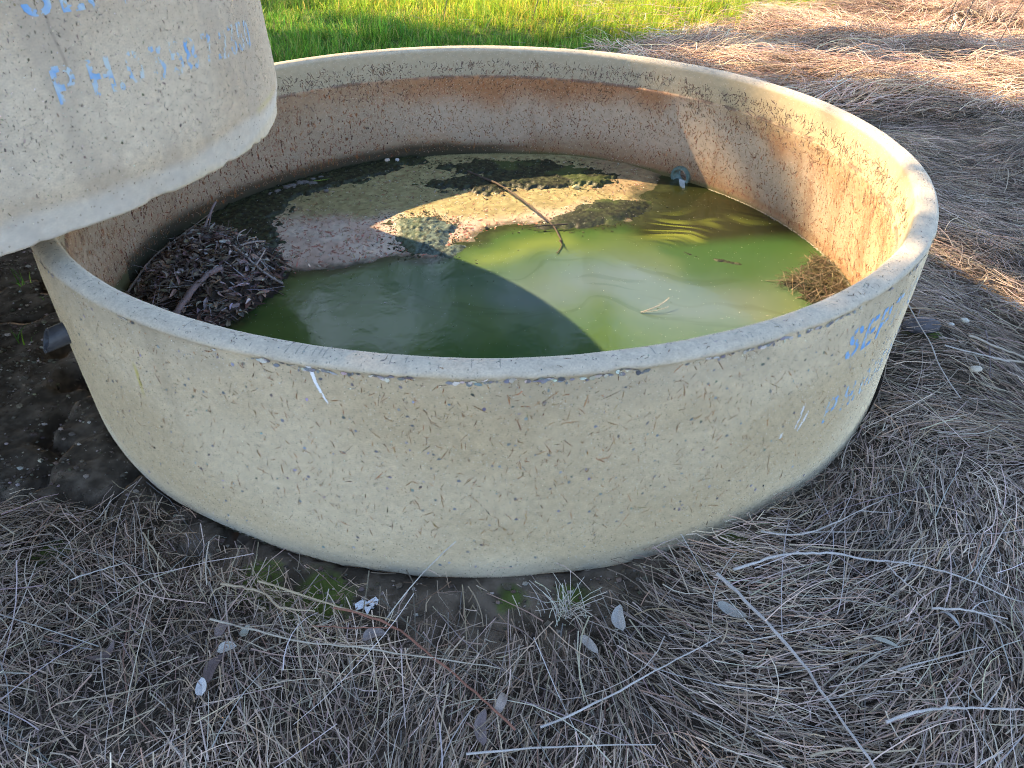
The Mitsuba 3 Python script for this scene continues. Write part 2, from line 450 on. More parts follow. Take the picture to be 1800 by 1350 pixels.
cut = along(HOLE, HOLE * 1.51 + [0, 0, hz0], manifold3d.Manifold.cylinder(.4, .058, .058, 40, True))
body = man - cut
bm = body.to_mesh()
bv = np.array(bm.vert_properties[:, :3], float) @ M.T
bfc = np.array(bm.tri_verts)
LT = 'concrete_trough'
put('wall', (bv, bfc), 'm_trough', LT, smooth=35)
tag(LT, 'large round concrete trough holding green water, stained rusty inside, standing on straw', 'trough', 'round concrete troughs')


def marks(surf, uvp, ang, L, w, cols, jit=.3, off=.0006, K=4):
    """thin flecks bedded in a surface: surf(u, v) -> points, with u, v in metres."""
    n = len(uvp); t = np.linspace(-.5, .5, K)
    be = rng.normal(0, .22, n)
    th = ang[:, None] + be[:, None] * t[None]
    du = np.cumsum(np.cos(th), 1) / K * L[:, None]; dv = np.cumsum(np.sin(th), 1) / K * L[:, None]
    u = uvp[:, 0][:, None] + du - du.mean(1, keepdims=True); v = uvp[:, 1][:, None] + dv - dv.mean(1, keepdims=True)
    ww = (w / 2)[:, None] * np.array([.35, 1, .9, .3] if K == 4 else np.ones(K))[None] * rng.uniform(.7, 1.3, (n, K))
    su, sv = -np.sin(th) * ww, np.cos(th) * ww
    a = surf((u - su).ravel(), (v - sv).ravel(), off).reshape(n, K, 3); b = surf((u + su).ravel(), (v + sv).ravel(), off).reshape(n, K, 3)
    V = np.stack([a, b], 2).reshape(-1, 3)
    i = np.arange(K - 1); q = np.stack([2 * i, 2 * i + 1, 2 * i + 3, 2 * i + 2], -1)
    f = np.vstack([q[:, [0, 1, 2]], q[:, [0, 2, 3]]])
    return V, (f[None] + (np.arange(n) * 2 * K)[:, None, None]).reshape(-1, 3), vc(cols, n, 2 * K, jit)


PO = np.array([p for p in prof[:60] if p[1] <= .656 and p[0] > 1.55][1:]); PO = PO[np.argsort(PO[:, 1])]
PI = np.array([p for p in prof[50:] if p[0] < 1.5365 and p[1] < .653]); PI = PI[np.argsort(PI[:, 1])]


def outer(u, v, off):
    th = u / 1.565; r, z = wob_lower(np.interp(v, PO[:, 1], PO[:, 0]), v, th); r = r + off
    return np.stack([r * np.cos(th), r * np.sin(th), z], -1) @ M.T


def inner(u, v, off):
    th = u / 1.5; r, z = wob_lower(np.interp(v, PI[:, 1], PI[:, 0]), v, th); r = r - off
    return np.stack([r * np.cos(th), r * np.sin(th), z], -1) @ M.T


def rimtop(u, v, off):
    """v runs from the outer (0) to the inner (.05) edge of the rim."""
    RT = np.array([p for p in prof if p[1] >= .6655]); RT = RT[np.argsort(-RT[:, 0])]
    th = u / 1.53; r0 = 1.556 - v; r, z = wob_lower(r0, np.interp(-r0, -RT[:, 0], RT[:, 1]), th)
    return np.stack([r * np.cos(th), r * np.sin(th), z + off], -1) @ M.T


def pick(n, u0, u1, v0, v1, dens=None):
    P = rng.uniform((u0, v0), (u1, v1), (n, 2))
    return P if dens is None else P[rng.uniform(size=n) < dens(P[:, 0], P[:, 1])]


clump = lambda u, v, s=.06: np.clip(.5 + 2.2 * nz(u, v, s, 131, 2), 0, 1)
front = lambda u, v: (.22 + .78 * np.exp(-((u + 2.35) / .75) ** 2)) * sst(.05, .25, v) * (.35 + .65 * clump(u, v))
RUST = [(.24, .090, .028), (.28, .12, .042), (.16, .065, .03), (.25, .14, .06)]
DKB = [(.11, .08, .058), (.16, .095, .055), (.085, .066, .052)]
mk = []
P = pick(7500, -4.0, -.85, .03, .645, front); n = len(P)
mk.append(marks(outer, P, rng.normal(1.57, .75, n), rng.gamma(1.3, .0098, n) + .002, rng.uniform(.0008, .0018, n), RUST))
P = pick(10000, -4.0, -.85, .02, .645, lambda u, v: .45 + .4 * front(u, v)); n = len(P)
mk.append(marks(outer, P, rng.uniform(0, 3.14, n), rng.uniform(.0015, .005, n), rng.uniform(.0008, .0024, n), [(.16, .14, .11), (.20, .20, .20), (.12, .115, .11), (.23, .17, .10), (.56, .53, .46), (.17, .19, .21)]))
P = pick(330, -4.0, -.85, .05, .63); n = len(P)
mk.append(marks(outer, P, rng.uniform(0, 3.14, n), rng.uniform(.005, .011, n), rng.uniform(.005, .010, n), [(.17, .18, .20), (.23, .235, .25), (.20, .19, .18)]))
# chipped aggregate under the lip
P = np.c_[rng.uniform(-4.0, -.9, 420), rng.normal(.646, .0035, 420)]; P[:, 1] = np.minimum(P[:, 1], .654); P = P[nz(P[:, 0], P[:, 1] * 0, .16, 133, 2) > -.06]; n = len(P)
mk.append(marks(outer, P, rng.uniform(-.3, .3, n), rng.uniform(.006, .026, n), rng.uniform(.004, .011, n), [(.19, .195, .22), (.52, .50, .44), (.16, .16, .17), (.44, .41, .34), (.24, .24, .26)], .2, .0022))
P = pick(480, -4.0, 5.4, .002, .052, lambda u, v: .3 + .7 * clump(u, v)); n = len(P)
mk.append(marks(rimtop, P, rng.normal(0, .7, n), rng.uniform(.008, .024, n), rng.uniform(.0009, .002, n), [(.18, .10, .055), (.15, .10, .07), (.20, .19, .18)]))
P = pick(600, -4.0, 3.2, .0, .052); n = len(P)
mk.append(marks(rimtop, P, rng.uniform(0, 3, n), rng.uniform(.002, .006, n), rng.uniform(.0015, .004, n), [(.20, .19, .17), (.16, .15, .14), (.24, .22, .19)]))
# inside: dark chaff about the ledge, rusty below, long rust tears at the left
band = lambda u, v: sst(.622, .585, v) * (.25 + .75 * sst(.50, .56, v)) * (.3 + .7 * clump(u, v))
P = pick(12000, -.75, 5.7, .42, .625, band); n = len(P)
mk.append(marks(inner, P, rng.normal(1.57, .8, n), rng.gamma(4, .0062, n), rng.uniform(.0018, .0040, n), DKB))
P = pick(14500, -.75, 5.7, .09, .53, lambda u, v: .35 + .65 * clump(u, v)); n = len(P)
mk.append(marks(inner, P, rng.normal(1.57, .6, n), rng.gamma(3.5, .0058, n), rng.uniform(.0018, .0042, n), RUST[:3] + DKB[1:2] + [(.26, .13, .065), (.20, .125, .085), (.30, .16, .08)]))
P = pick(9000, -.75, 5.7, .09, .52); n = len(P)
mk.append(marks(inner, P, rng.uniform(0, 3.14, n), rng.uniform(.002, .005, n), rng.uniform(.0018, .004, n), [(.58, .52, .46), (.54, .48, .42), (.50, .42, .34), (.24, .14, .085)]))
tear = lambda u, v: np.clip(sst(2.75, 3.3, u) * sst(.50, .2, v) + sst(.9, .2, u) * sst(.24, .12, v) * .8, 0, 1) * (.2 + .8 * clump(u, v, .09))
P = pick(4200, -.75, 5.7, .09, .5, tear); n = len(P)
mk.append(marks(inner, P, rng.normal(1.52, .14, n), rng.gamma(5, .0052, n), rng.uniform(.003, .008, n), [(.19, .075, .028), (.15, .065, .03), (.10, .05, .03)]))
v, f, c = join(mk)
put('chaff', (v, f), 'm_piece', LT, color=c)
tag(LT + '__chaff', 'rusty chaff and stone flecks bedded in the concrete', kind='stuff')

# floor of the trough, shelving into the pool
SH = [(-1.60, -.45), (-1.044, -.372), (-.972, -.131), (-.897, .065), (-.706, .109), (-.414, .223), (-.26, .20), (-.157, .29), (-.022, .43), (.119, .519), (.285, .50), (.509, .50), (.715, .56), (.824, .657), (.86, .77), (.80, .848), (.83, .92), (.95, 1.02), (1.0, 1.15), (1.05, 1.4), (.6, 1.7), (-.6, 1.7), (-1.7, .9)]
DRY = Polygon(SH)


def floor_z(x, y):
    d = sdist(DRY, x, y) + nz(x, y, .16, 31, 3) * .09
    z = ZW + np.clip(d * .085, -.05, .022) + nz(x, y, .05, 32, 3) * .005
    return z + np.clip(d, 0, .4) * .012


n_ = 260
ax_ = np.linspace(-1.53, 1.53, n_)
X, Y = np.meshgrid(ax_, ax_, indexing='ij')
R_ = np.hypot(X, Y)
# map the square grid into the disc's outline: drop cells beyond the wall's inner face
q = grid_faces(n_, n_)
fz = floor_z(X, Y)
keep = (R_.ravel()[q] < 1.548).any(1)
put('floor', trimesh.Trimesh(np.stack([X, Y, fz], -1).reshape(-1, 3), np.vstack([q[keep][:, [0, 1, 2]], q[keep][:, [0, 2, 3]]]), process=False), 'm_floor', LT, smooth=True)

fl = lambda u, v, off: np.stack([u, v, floor_z(u, v) + off + .0004], -1)
P = pick(9000, -1.2, 1.2, .05, 1.45, lambda u, v: (np.hypot(u, v) < 1.5) * sst(-.02, .03, sdist(DRY, u, v)) * (.4 + .6 * clump(u, v))); n = len(P)
mk = [marks(fl, P, rng.uniform(0, 3.14, n), rng.gamma(4, .0042, n), rng.uniform(.002, .005, n), [(.30, .13, .09), (.22, .10, .06), (.50, .46, .38), (.15, .12, .06), (.24, .20, .09)], .25, .0012)]
P = P[(P[:, 1] < .62) & (P[:, 0] < .2)]; n = len(P)
mk.append(marks(fl, P + rng.normal(0, .02, P.shape), rng.uniform(0, 3.14, n), rng.gamma(4, .0048, n), rng.uniform(.003, .007, n), [(.33, .12, .09), (.55, .47, .39), (.38, .17, .12)], .2, .0014))
v, f, c = join(mk)
put('chaff', (v, f), 'm_piece', LT, color=c)
tag(LT + '__chaff_001', 'red brown chaff on the dry floor', kind='stuff')

# water sheet, ending in a thin edge on the floor
wr = 1.56
th = np.linspace(0, 2 * np.pi, 300, endpoint=False)
rr = np.linspace(0, 1.545, 110)[1:]
wv = np.vstack([[[0, 0, ZW]], np.stack([rr[:, None] * np.cos(th), rr[:, None] * np.sin(th), np.full((len(rr), len(th)), ZW)], -1).reshape(-1, 3)])
k = len(th); i, j = np.meshgrid(np.arange(len(rr) - 1), np.arange(k), indexing='ij')
a = 1 + i * k + j; b = 1 + i * k + (j + 1) % k
wf = np.vstack([np.stack([np.zeros(k, int), 1 + np.arange(k), 1 + (np.arange(k) + 1) % k], 1), np.stack([a, a + k, b + k], -1).reshape(-1, 3), np.stack([a, b + k, b], -1).reshape(-1, 3)])
wd = -(sdist(DRY, wv[:, 0], wv[:, 1]) + nz(wv[:, 0], wv[:, 1], .16, 31, 3) * .09)
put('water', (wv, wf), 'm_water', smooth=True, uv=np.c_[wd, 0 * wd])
tag('water', 'shallow green algae water lying in the round trough', 'water', kind='structure')

wl_ = lambda u, v, off: np.stack([u, v, np.full(np.shape(u), ZW + off)], -1)
wetp = lambda u, v: (np.hypot(u, v) < 1.48) * sst(.02, -.03, sdist(DRY, u, v)) * (.25 + .75 * clump(u, v, .25))
P = pick(5200, -1.1, 1.5, -1.4, .95, wetp); n = len(P)
mk = [marks(wl_, P, rng.normal(0, .5, n), rng.uniform(.002, .008, n), rng.uniform(.0008, .0018, n), [(.30, .36, .28), (.22, .28, .2), (.36, .4, .34)], .2)]
P = pick(70, -.9, 1.4, -1.0, .7, wetp); n = len(P)
mk.append(marks(wl_, P, rng.uniform(0, 3, n), rng.uniform(.004, .014, n), rng.uniform(.003, .007, n), [(.40, .45, .40), (.03, .045, .015), (.02, .03, .01)], .2, .0008))
# pale drying scum line where the water meets the right wall
th_ = np.linspace(-.25, .66, 700) + rng.normal(0, .002, 700)
P = np.c_[1.528 * np.cos(th_), 1.528 * np.sin(th_)] + rng.normal(0, .003, (700, 2)); n = len(P)
mk.append(marks(wl_, P, th_ + 1.57, rng.uniform(.004, .014, n), rng.uniform(.002, .006, n), [(.38, .37, .30), (.28, .26, .2), (.45, .44, .38)], .2, .001))
v, f, c = join(mk)
put('floating_specks', (v, f), 'm_piece', color=c)
tag('floating_specks', 'pale dust and specks floating on the green water', 'specks', kind='stuff')

# outlet pipe in the far wall, spout on the left
Mh = M @ (HOLE * 1.548 + [0, 0, hz0])
ring = along(HOLE, Mh, manifold3d.Manifold.cylinder(.075, .0572, .0572, 40, True) - manifold3d.Manifold.cylinder(.2, .043, .043, 40, True))
put('outlet_pipe', ring, 'm_teal', LT, smooth=35)
tag(LT + '__outlet_pipe', 'teal pipe lining the drain hole low in the far wall')
sd = np.array([math.cos(math.radians(-141.5)), math.sin(math.radians(-141.5)), .0]); sd[2] = -.10; sd /= np.linalg.norm(sd)
sp0 = np.array([math.cos(math.radians(-141.5)), math.sin(math.radians(-141.5)), 0]) * 1.575 + [0, 0, .425]
tube = manifold3d.Manifold.cylinder(.13, .033, .031, 40, True) - manifold3d.Manifold.cylinder(.3, .026, .024, 40, True)
trim_ = manifold3d.Manifold.cube((.2, .2, .2), True).rotate((0, 38, 0)).translate((0, -.0, .178))
put('spout_pipe', along(sd, sp0, tube - manifold3d.Manifold.cube((.3, .3, .3), True).translate((0, 0, .15)).rotate((-32, 0, 0)).translate((0, .0, .045))), 'm_pipe', LT, smooth=35)
tag(LT + '__spout_pipe', 'short dark grey pipe stub sticking out of the left side')


# stencilled lettering: worn flakes of paint lying on the wall
def glyph(ch, h):
    m = meshkit.text_mesh(ch, h, .001, True)
    up = m.face_normals[:, 2] > .9
    return unary_union([Polygon(t[:, :2]).buffer(1e-5) for t in m.vertices[m.faces[up]]])


def wear(poly, amount, seed, bridge=True, h=.08):
    rg = np.random.default_rng(seed)
    x0, y0, x1, y1 = poly.bounds
    if bridge and x1 - x0 > .03:
        mid = (x0 + x1) / 2
        poly = poly.difference(shapely.box(mid - .0035, y0 - .01, mid + .0035, y1 + .01))
    out = []
    for _ in range(int(amount * 55)):
        cx, cy = rg.uniform(x0, x1), rg.uniform(y0, y1); s = rg.uniform(.0015, .008) * (1 + amount)
        a = np.sort(rg.uniform(0, 2 * np.pi, 7)); rad = s * rg.uniform(.4, 1.2, 7)
        pg = Polygon(np.stack([cx + rad * np.cos(a), cy + rad * .9 * np.sin(a)], -1))
        if pg.is_valid:
            out.append(pg)
    return poly.difference(unary_union(out)) if out else poly


def on_cyl(polys, R, u0, z0, cols, cx=0, cy=0, off=.0016, tilt=None, zs=1.0, surf=None):
    Vs, Fs, Cs, n = [], [], [], 0
    for pg, (ca, cb, mixv) in zip(polys, cols):
        for g in getattr(pg, 'geoms', [pg]):
            if g.is_empty or g.area < 4e-6 or g.geom_type != 'Polygon':
                continue
            g = shapely.segmentize(g.simplify(.0006), .01)
            v, f = trimesh.creation.triangulate_polygon(g, engine='earcut')
            if len(f) == 0:
                continue
            v, f = trimesh.remesh.subdivide_to_size(np.c_[v, np.zeros(len(v))], f, .02)
            th = (u0 + v[:, 0]) / R
            w = surf(th * (1.57 if surf.__name__ == 'upper' else 1.565), np.clip(z0 + v[:, 1] * zs, 0, .655), .0008) if surf else np.stack([np.cos(th) * (R + off) , np.sin(th) * (R + off), z0 + v[:, 1] * zs], -1)
            nn = np.clip(meshkit.fbm(np.c_[v[:, :2] * 45, np.full(len(v), u0 * 7)], 3, 9) * 2.6 - 1.45 + mixv, 0, 1)[:, None]
            Vs.append(w); Fs.append(f + n); n += len(v); Cs.append(np.array(ca) * nn + np.array(cb) * (1 - nn))
    if not Vs:
        raise ValueError('the paint has worn away')
    v, f, c = np.vstack(Vs), np.vstack(Fs), np.vstack(Cs)
    if tilt is not None and not surf:
        v = v @ tilt.T
    return v + [cx, cy, 0], f, c


BLUE, PALE = (.15, .32, .58), (.42, .50, .52)


def letters(chars, h, R, z0, parent, label, shift=(0, 0, 0), **kw):
    for i, ch in enumerate(chars):
        v, f, c = text_line([ch], h, R, z0, **{**kw, 'seed': kw.get('seed', 1) + 100 * i})
        k = put('letter', (v + shift, f), 'm_paint', parent, color=c)
        tag(k, label)


def text_line(chars, h, R, z0, cx=0, cy=0, tilt=None, seed=1, off=.0016, zs=1.0, surf=None):
    """chars: (glyph, start angle in degrees, width in m, wear 0..1, blueness)."""
    polys, cols = [], []
    for i, (ch, ang, wd, am, blu) in enumerate(chars):
        g = glyph(ch, h)
        x0, y0, x1, y1 = g.bounds
        g = shapely.affinity.translate(g, -x0, 0)
        g = shapely.affinity.scale(g, wd / (x1 - x0), 1, origin=(0, 0))
        g = wear(g, am, seed * 50 + i)
        g = shapely.affinity.translate(g, math.radians(ang) * R, 0)
        polys.append(g); cols.append((BLUE, PALE, blu))
    return on_cyl(polys, R, 0, z0, cols, cx, cy, off, tilt, zs, surf)


ang = -55.2
L1 = [('S', -55.2, .062, .25, .85), ('E', -52.2, .055, .3, .8), ('P', -49.2, .060, .35, .75), ('T', -46.2, .058, .45, .7), ('I', -42.8, .016, .5, .6), ('C', -40.8, .06, .7, .5)]
letters(L1, .088, 1.5685, .492, LT, 'blue stencilled letter below the rim at right', surf=outer, seed=3)
L2 = [('P', -55.4, .052, .75, .45), ('H', -52.2, .055, .65, .55), ('.', -49.6, .014, .04, .4), ('0', -48.4, .05, .75, .4), ('3', -45.8, .048, .6, .5), ('5', -43.4, .048, .6, .5), ('8', -39.6, .05, .6, .4), ('7', -37.0, .05, .6, .4)]
letters(L2, .080, 1.5695, .288, LT, 'faded pale blue stencilled character low at right', surf=outer, seed=5)
dp = [Polygon([(-.010, .0), (.006, .004), (.010, -.02), (.016, -.05), (.030, -.085), (.036, -.102), (.033, -.103), (.022, -.083), (.008, -.05), (.001, -.02)]),
      Polygon([(1.232, -.26), (1.24, -.255), (1.236, -.30), (1.224, -.345), (1.22, -.34), (1.226, -.30)]), Polygon([(1.262, -.29), (1.266, -.29), (1.26, -.32), (1.24, -.35), (1.236, -.345), (1.25, -.315)]),
      Polygon([(1.172, -.33), (1.18, -.328), (1.176, -.345), (1.168, -.345)])]
dp = [wear(g, (.12, .2, .2, 0)[i], 900 + i, False) for i, g in enumerate(dp)]
for i, g in enumerate(dp):
    v, f, c = on_cyl([g], 1.5685, math.radians(-104.9) * 1.5685, .664, [((.58, .58, .56), (.66, .66, .64), .5) if i else ((.72, .73, .74), (.78, .78, .78), .5)], surf=outer)
    tag(put('scuff_mark' if i else 'paint_drip', (v, f), 'm_paint', LT, color=c), 'pale scuff left of the lower lettering' if i else 'white drip running down from the rim')

# ------------------------------------------------------------------ the upper trough, resting on the lower one's rim
ZB, HU = .7027, .625
UM = np.array([[1, 0, -.016], [0, 1, .052], [.016, -.052, 1]])
pu = [(0, .0)] + seg((.3, 0), (1.50, 0), 6) + [(1.535, .0), (1.545, .003), (1.549, .010), (1.551, .03)] + seg((1.554, .045), (1.566, .10), 7) + [(1.5695, .112), (1.5715, .125)] + \
    seg((1.572, .14), (1.568, HU - .03), 40) + [(1.567, HU - .012), (1.558, HU - .003), (1.54, HU), (1.52, HU - .002), (1.508, HU - .012)] + seg((1.505, HU - .03), (1.49, .12), 20) + seg((1.48, .09), (.3, .08), 6) + [(0, .08)]


def wob_upper(r, z, th):
    c, s = np.cos(th) * 1.56, np.sin(th) * 1.56
    P = np.stack(np.broadcast_arrays(c, s, z), -1)
    side = (r > 1.3)
    d = ((meshkit.fbm(P * 2.5, 3, 11) - .5) * .010 + (meshkit.fbm(P * 26, 2, 12) - .5) * .0016) * side
    edge = np.exp(-((z - .012) / .022) ** 2) * side * (r > 1.5)
    rag = meshkit.fbm(np.stack(np.broadcast_arrays(c, s, 0 * z), -1) * 7, 4, 13)
    rag2 = meshkit.fbm(np.stack(np.broadcast_arrays(c, s, 0 * z), -1) * 28, 3, 14)
    zz = z + edge * ((rag - .5) * .014 + np.maximum(rag2 - .55, 0) * .05)
    t0 = np.arctan2(s, c)
    notch = .5 * np.exp(-((np.degrees(t0) + 24.4) / .8) ** 2)
    return r + d - edge * notch * .012, zz + edge * notch * .012



uv_, uf_ = lathe(pu, 480, wob_upper, closed=False)
uv_ = uv_ @ UM.T + [UX, UY, ZB]
UT = 'concrete_trough_001'
put('wall', (uv_, uf_), 'm_upper', UT, smooth=40)
tag(UT, 'pale pitted concrete trough stacked on the rim at upper left', 'trough', 'round concrete troughs')
PU = np.array([p for p in pu[9:62] if p[1] < HU - .02 and p[0] > 1.52]); PU = PU[np.argsort(PU[:, 1])]


def upper(u, v, off):
    th = u / 1.57; r, z = wob_upper(np.interp(v, PU[:, 1], PU[:, 0]), v, th); r = r + off
    return np.stack([r * np.cos(th), r * np.sin(th), z], -1) @ UM.T + [UX, UY, ZB]


P = pick(8500, -1.6, .9, .06, HU - .03, lambda u, v: .12 + .88 * sst(.07, .2, v) * (.3 + .7 * clump(u, v, .12))); n = len(P)
mk = [marks(upper, P, rng.normal(1.75, .45, n), rng.gamma(2.4, .0024, n), rng.gamma(2.4, .0008, n), [(.17, .14, .11), (.22, .18, .14), (.13, .105, .085)])]
P = pick(7000, -1.6, .9, .05, HU - .03, lambda u, v: .25 + .75 * sst(.07, .18, v)); n = len(P)
mk.append(marks(upper, P, rng.uniform(0, 3.1, n), rng.uniform(.0018, .005, n), rng.uniform(.0012, .003, n), [(.24, .20, .16), (.30, .25, .20), (.52, .49, .44), (.20, .18, .15)]))
v, f, c = join(mk)
put('pitting', (v, f), 'm_piece', UT, color=c)
tag(UT + '__pitting', 'dark pits and flecks in the pale concrete', kind='stuff')
U1 = [('S', -31.6, .070, .25, .85), ('E', -28.3, .058, .45, .6), ('P', -25.7, .06, .4, .75), ('T', -22.7, .058, .6, .2), ('I', -19.8, .016, .7, .2), ('C', -18.4, .058, .8, .2)]
letters(U1, .080, 1.5725, .480, UT, 'worn blue stencilled letter cut by the top of the view', surf=upper, seed=7)
U2 = [('P', -31.3, .056, .55, .35), ('H', -27.9, .064, .55, .5), ('.', -25.2, .016, .04, .2), ('0', -23.9, .05, .75, .15), ('3', -20.9, .05, .7, .45), ('5', -18.2, .048, .75, .45), ('8', -15.9, .052, .5, .6), ('7', -12.6, .048, .65, .35), ('.', -10.0, .016, .1, .9),
      ('2', -9.0, .045, .7, .4), ('3', -6.6, .045, .4, .7), ('5', -4.2, .045, .4, .7), ('0', -1.8, .045, .35, .6)]
letters(U2, .076, 1.5725, .298, UT, 'flaking blue stencilled character of a telephone number', surf=upper, seed=9)
# the third trough of the stack, out of frame, that carries the upper one's other side
t3 = np.array([[1, 0, 0], [0, 1, 0], [0, 0, 1.0]])
lv3, lf3 = lathe(prof, 160, wob_lower)
put('wall', (lv3 + [-4.75, .35, .02], lf3), 'm_trough', 'concrete_trough_002', smooth=35)
tag('concrete_trough_002', 'weathered concrete trough standing outside the view under the stacked trough', 'trough', 'round concrete troughs')


# ------------------------------------------------------------------ sludge, litter and sticks inside the trough
def sludge(name, polys, label, step=.008, hmax=.012, jag=.085, gran=.013, seed=40, lift=0.0, rough_scale=.03):
    parts = []
    for pts in polys:
        pg = Polygon(pts).buffer(0)
        x0, y0, x1, y1 = pg.bounds
        gx, gy = np.arange(x0 - .05, x1 + .05, step), np.arange(y0 - .05, y1 + .05, step)
        X, Y = np.meshgrid(gx, gy, indexing='ij')
        d = sdist(pg, X, Y) + nz(X, Y, .12, seed, 4) * jag * 2 + nz(X, Y, .03, seed + 1, 2) * jag * 1.1
        z = np.maximum(floor_z(X, Y), ZW - .004) + np.clip(d * .35, -.006, hmax) + np.clip(d * 20, 0, 1) * (np.abs(nz(X, Y, rough_scale, seed + 2, 3)) * gran * 2) + lift
        q = grid_faces(*X.shape)
        ok = (d.ravel()[q] > -.012).any(1) & (np.hypot(X, Y).ravel()[q] < 1.53).all(1)
        parts.append((np.stack([X, Y, z], -1).reshape(-1, 3), np.vstack([q[ok][:, [0, 1, 2]], q[ok][:, [0, 2, 3]]])))
    v, f, _ = join(parts)
    m = trimesh.Trimesh(v, f, process=False); m.remove_unreferenced_vertices()
    k = put(name, m, 'm_sludge', smooth=True)
    return tag(k, label, 'sludge', kind='stuff')


S1 = [(-1.53, -.15), (-1.53, .35), (-1.46, .66), (-1.22, 1.17), (-.75, 1.45), (-.373, 1.50), (-.315, 1.37), (-.624, 1.19), (-.667, 1.05), (-.88, .98), (-1.03, .82), (-1.029, .546), (-.947, .233), (-.947, .068), (-1.04, -.309), (-1.266, -.33)]
S2 = [(-.363, 1.312), (-.083, 1.391), (.483, 1.312), (.72, 1.117), (.692, .98), (.443, .93), (.259, .955), (.134, .93), (-.019, .88), (-.247, .94), (-.36, 1.05), (-.15, 1.10), (-.05, 1.15), (-.16, 1.20)]
S3 = [(-.459, .563), (-.277, .587), (-.147, .486), (-.184, .342), (-.205, .215), (-.337, .23), (-.445, .355)]
S4 = [(.20, .47), (.353, .60), (.608, .76), (.87, .79), (.827, .66), (.623, .51), (.395, .462)]
sludge('sludge', [S1], 'black green muck along the left wall of the trough floor', seed=40)
sludge('sludge', [S2], 'dark mossy muck patch below the far wall', seed=50)
sludge('sludge', [S3, [(-.26, .256), (-.158, .35), (-.076, .306), (-.177, .17)]], 'grainy teal green muck at the edge of the dry floor', seed=60, gran=.016, jag=.03)
sludge('sludge', [S4], 'smooth dark silt bank rising from the water', seed=70, gran=.003, jag=.03, lift=.003, hmax=.016)
sludge('sludge', [[(.86, .235), (.90, .215), (.94, .17), (.975, .13), (.95, .115), (.90, .155)], [(1.0, .125), (1.05, .115), (1.13, .065), (1.15, .02), (1.09, .06), (1.02, .085)]], 'two small floating scraps of muck in the pool', step=.005, seed=80, gran=.02, jag=.012, hmax=.008)


# crumbs of muck scattered past the edges of the patches
fk = []
for pts, k in ((S1, 1500), (S2, 1500), (S3, 900), (S4, 500)):
    pg = Polygon(pts).buffer(0); x0, y0, x1, y1 = pg.buffer(.12).bounds
    P = rng.uniform((x0, y0), (x1, y1), (k * 4, 2)); d = sdist(pg, P[:, 0], P[:, 1]) + nz(P[:, 0], P[:, 1], .1, 151, 3) * .10
    P = P[(d < .01) & (rng.uniform(size=len(P)) < np.exp(np.minimum(d, 0) / .028)) & (np.hypot(P[:, 0], P[:, 1]) < 1.5)][:k]; n = len(P)
    fk.append(marks(lambda u, v, off: np.stack([u, v, np.maximum(floor_z(u, v), ZW) + off + .001], -1), P, rng.uniform(0, 3.14, n), rng.gamma(2, .0045, n) + .002, rng.gamma(2, .003, n) + .0015, [(.025, .03, .015), (.05, .055, .025), (.018, .02, .012)], .25, .001))
v, f, c = join(fk)
put('sludge_crumbs', (v, f), 'm_piece', color=c)
tag('sludge_crumbs', 'dark crumbs of muck scattered round the muck patches', 'sludge', kind='stuff')


def leaf_batch(pos, yaw, L, W, cols, curl=.35, pitch=.35, roll=.6, K=5):
    """curled lance shaped leaves, two sheets thick at the rib."""
    n = len(pos); t = np.linspace(-1, 1, K)
    w = np.sqrt(np.clip(1 - t ** 2, 0, 1)) * (1 - .25 * t) + .02
    cr = rng.normal(0, curl, n)[:, None]; ro = rng.normal(0, roll, n); pi = rng.normal(0, pitch, n)
    bend = rng.normal(0, .25, n)[:, None]
    lx = t[None] * L[:, None] / 2; ly = bend * (t[None] ** 2) * L[:, None] / 2; lz = cr * (1 - t[None] ** 2) * L[:, None] / 3
    V = []
    for s, dz in ((-1, .35), (0, 0), (1, .35)):
        x = lx; y = ly + s * w[None] * W[:, None] / 2; z = lz + dz * w[None] * W[:, None] / 2
        V.append(np.stack([x, y, z], -1))
    V = np.stack(V, 2)                                         # n K 3 3
    cy, sy = np.cos(yaw), np.sin(yaw); cp, sp = np.cos(pi), np.sin(pi); cr_, sr_ = np.cos(ro), np.sin(ro)
    y, z = V[..., 1].copy(), V[..., 2].copy(); b = (slice(None), None, None)
    V[..., 1], V[..., 2] = y * cr_[b] - z * sr_[b], y * sr_[b] + z * cr_[b]
    x, z = V[..., 0].copy(), V[..., 2].copy()
    V[..., 0], V[..., 2] = x * cp[b] - z * sp[b], x * sp[b] + z * cp[b]
    x, y = V[..., 0].copy(), V[..., 1].copy()
    V[..., 0], V[..., 1] = x * cy[b] - y * sy[b], x * sy[b] + y * cy[b]
    V += np.asarray(pos)[:, None, None, :]
    f = []
    for k in range(K - 1):
        for s in (0, 1):
            a = k * 3 + s
            f += [(a, a + 1, a + 4), (a, a + 4, a + 3)]
    F = (np.array(f)[None] + (np.arange(n) * K * 3)[:, None, None]).reshape(-1, 3)
    return V.reshape(-1, 3), F, vc(cols, n, K * 3, .25)


def in_poly(pts, n):
    pg = Polygon(pts); x0, y0, x1, y1 = pg.bounds
    P = rng.uniform((x0, y0), (x1, y1), (n * 4, 2))
    P = P[sdist(pg, P[:, 0], P[:, 1]) > 0][:n]
    return P, sdist(pg, P[:, 0], P[:, 1])


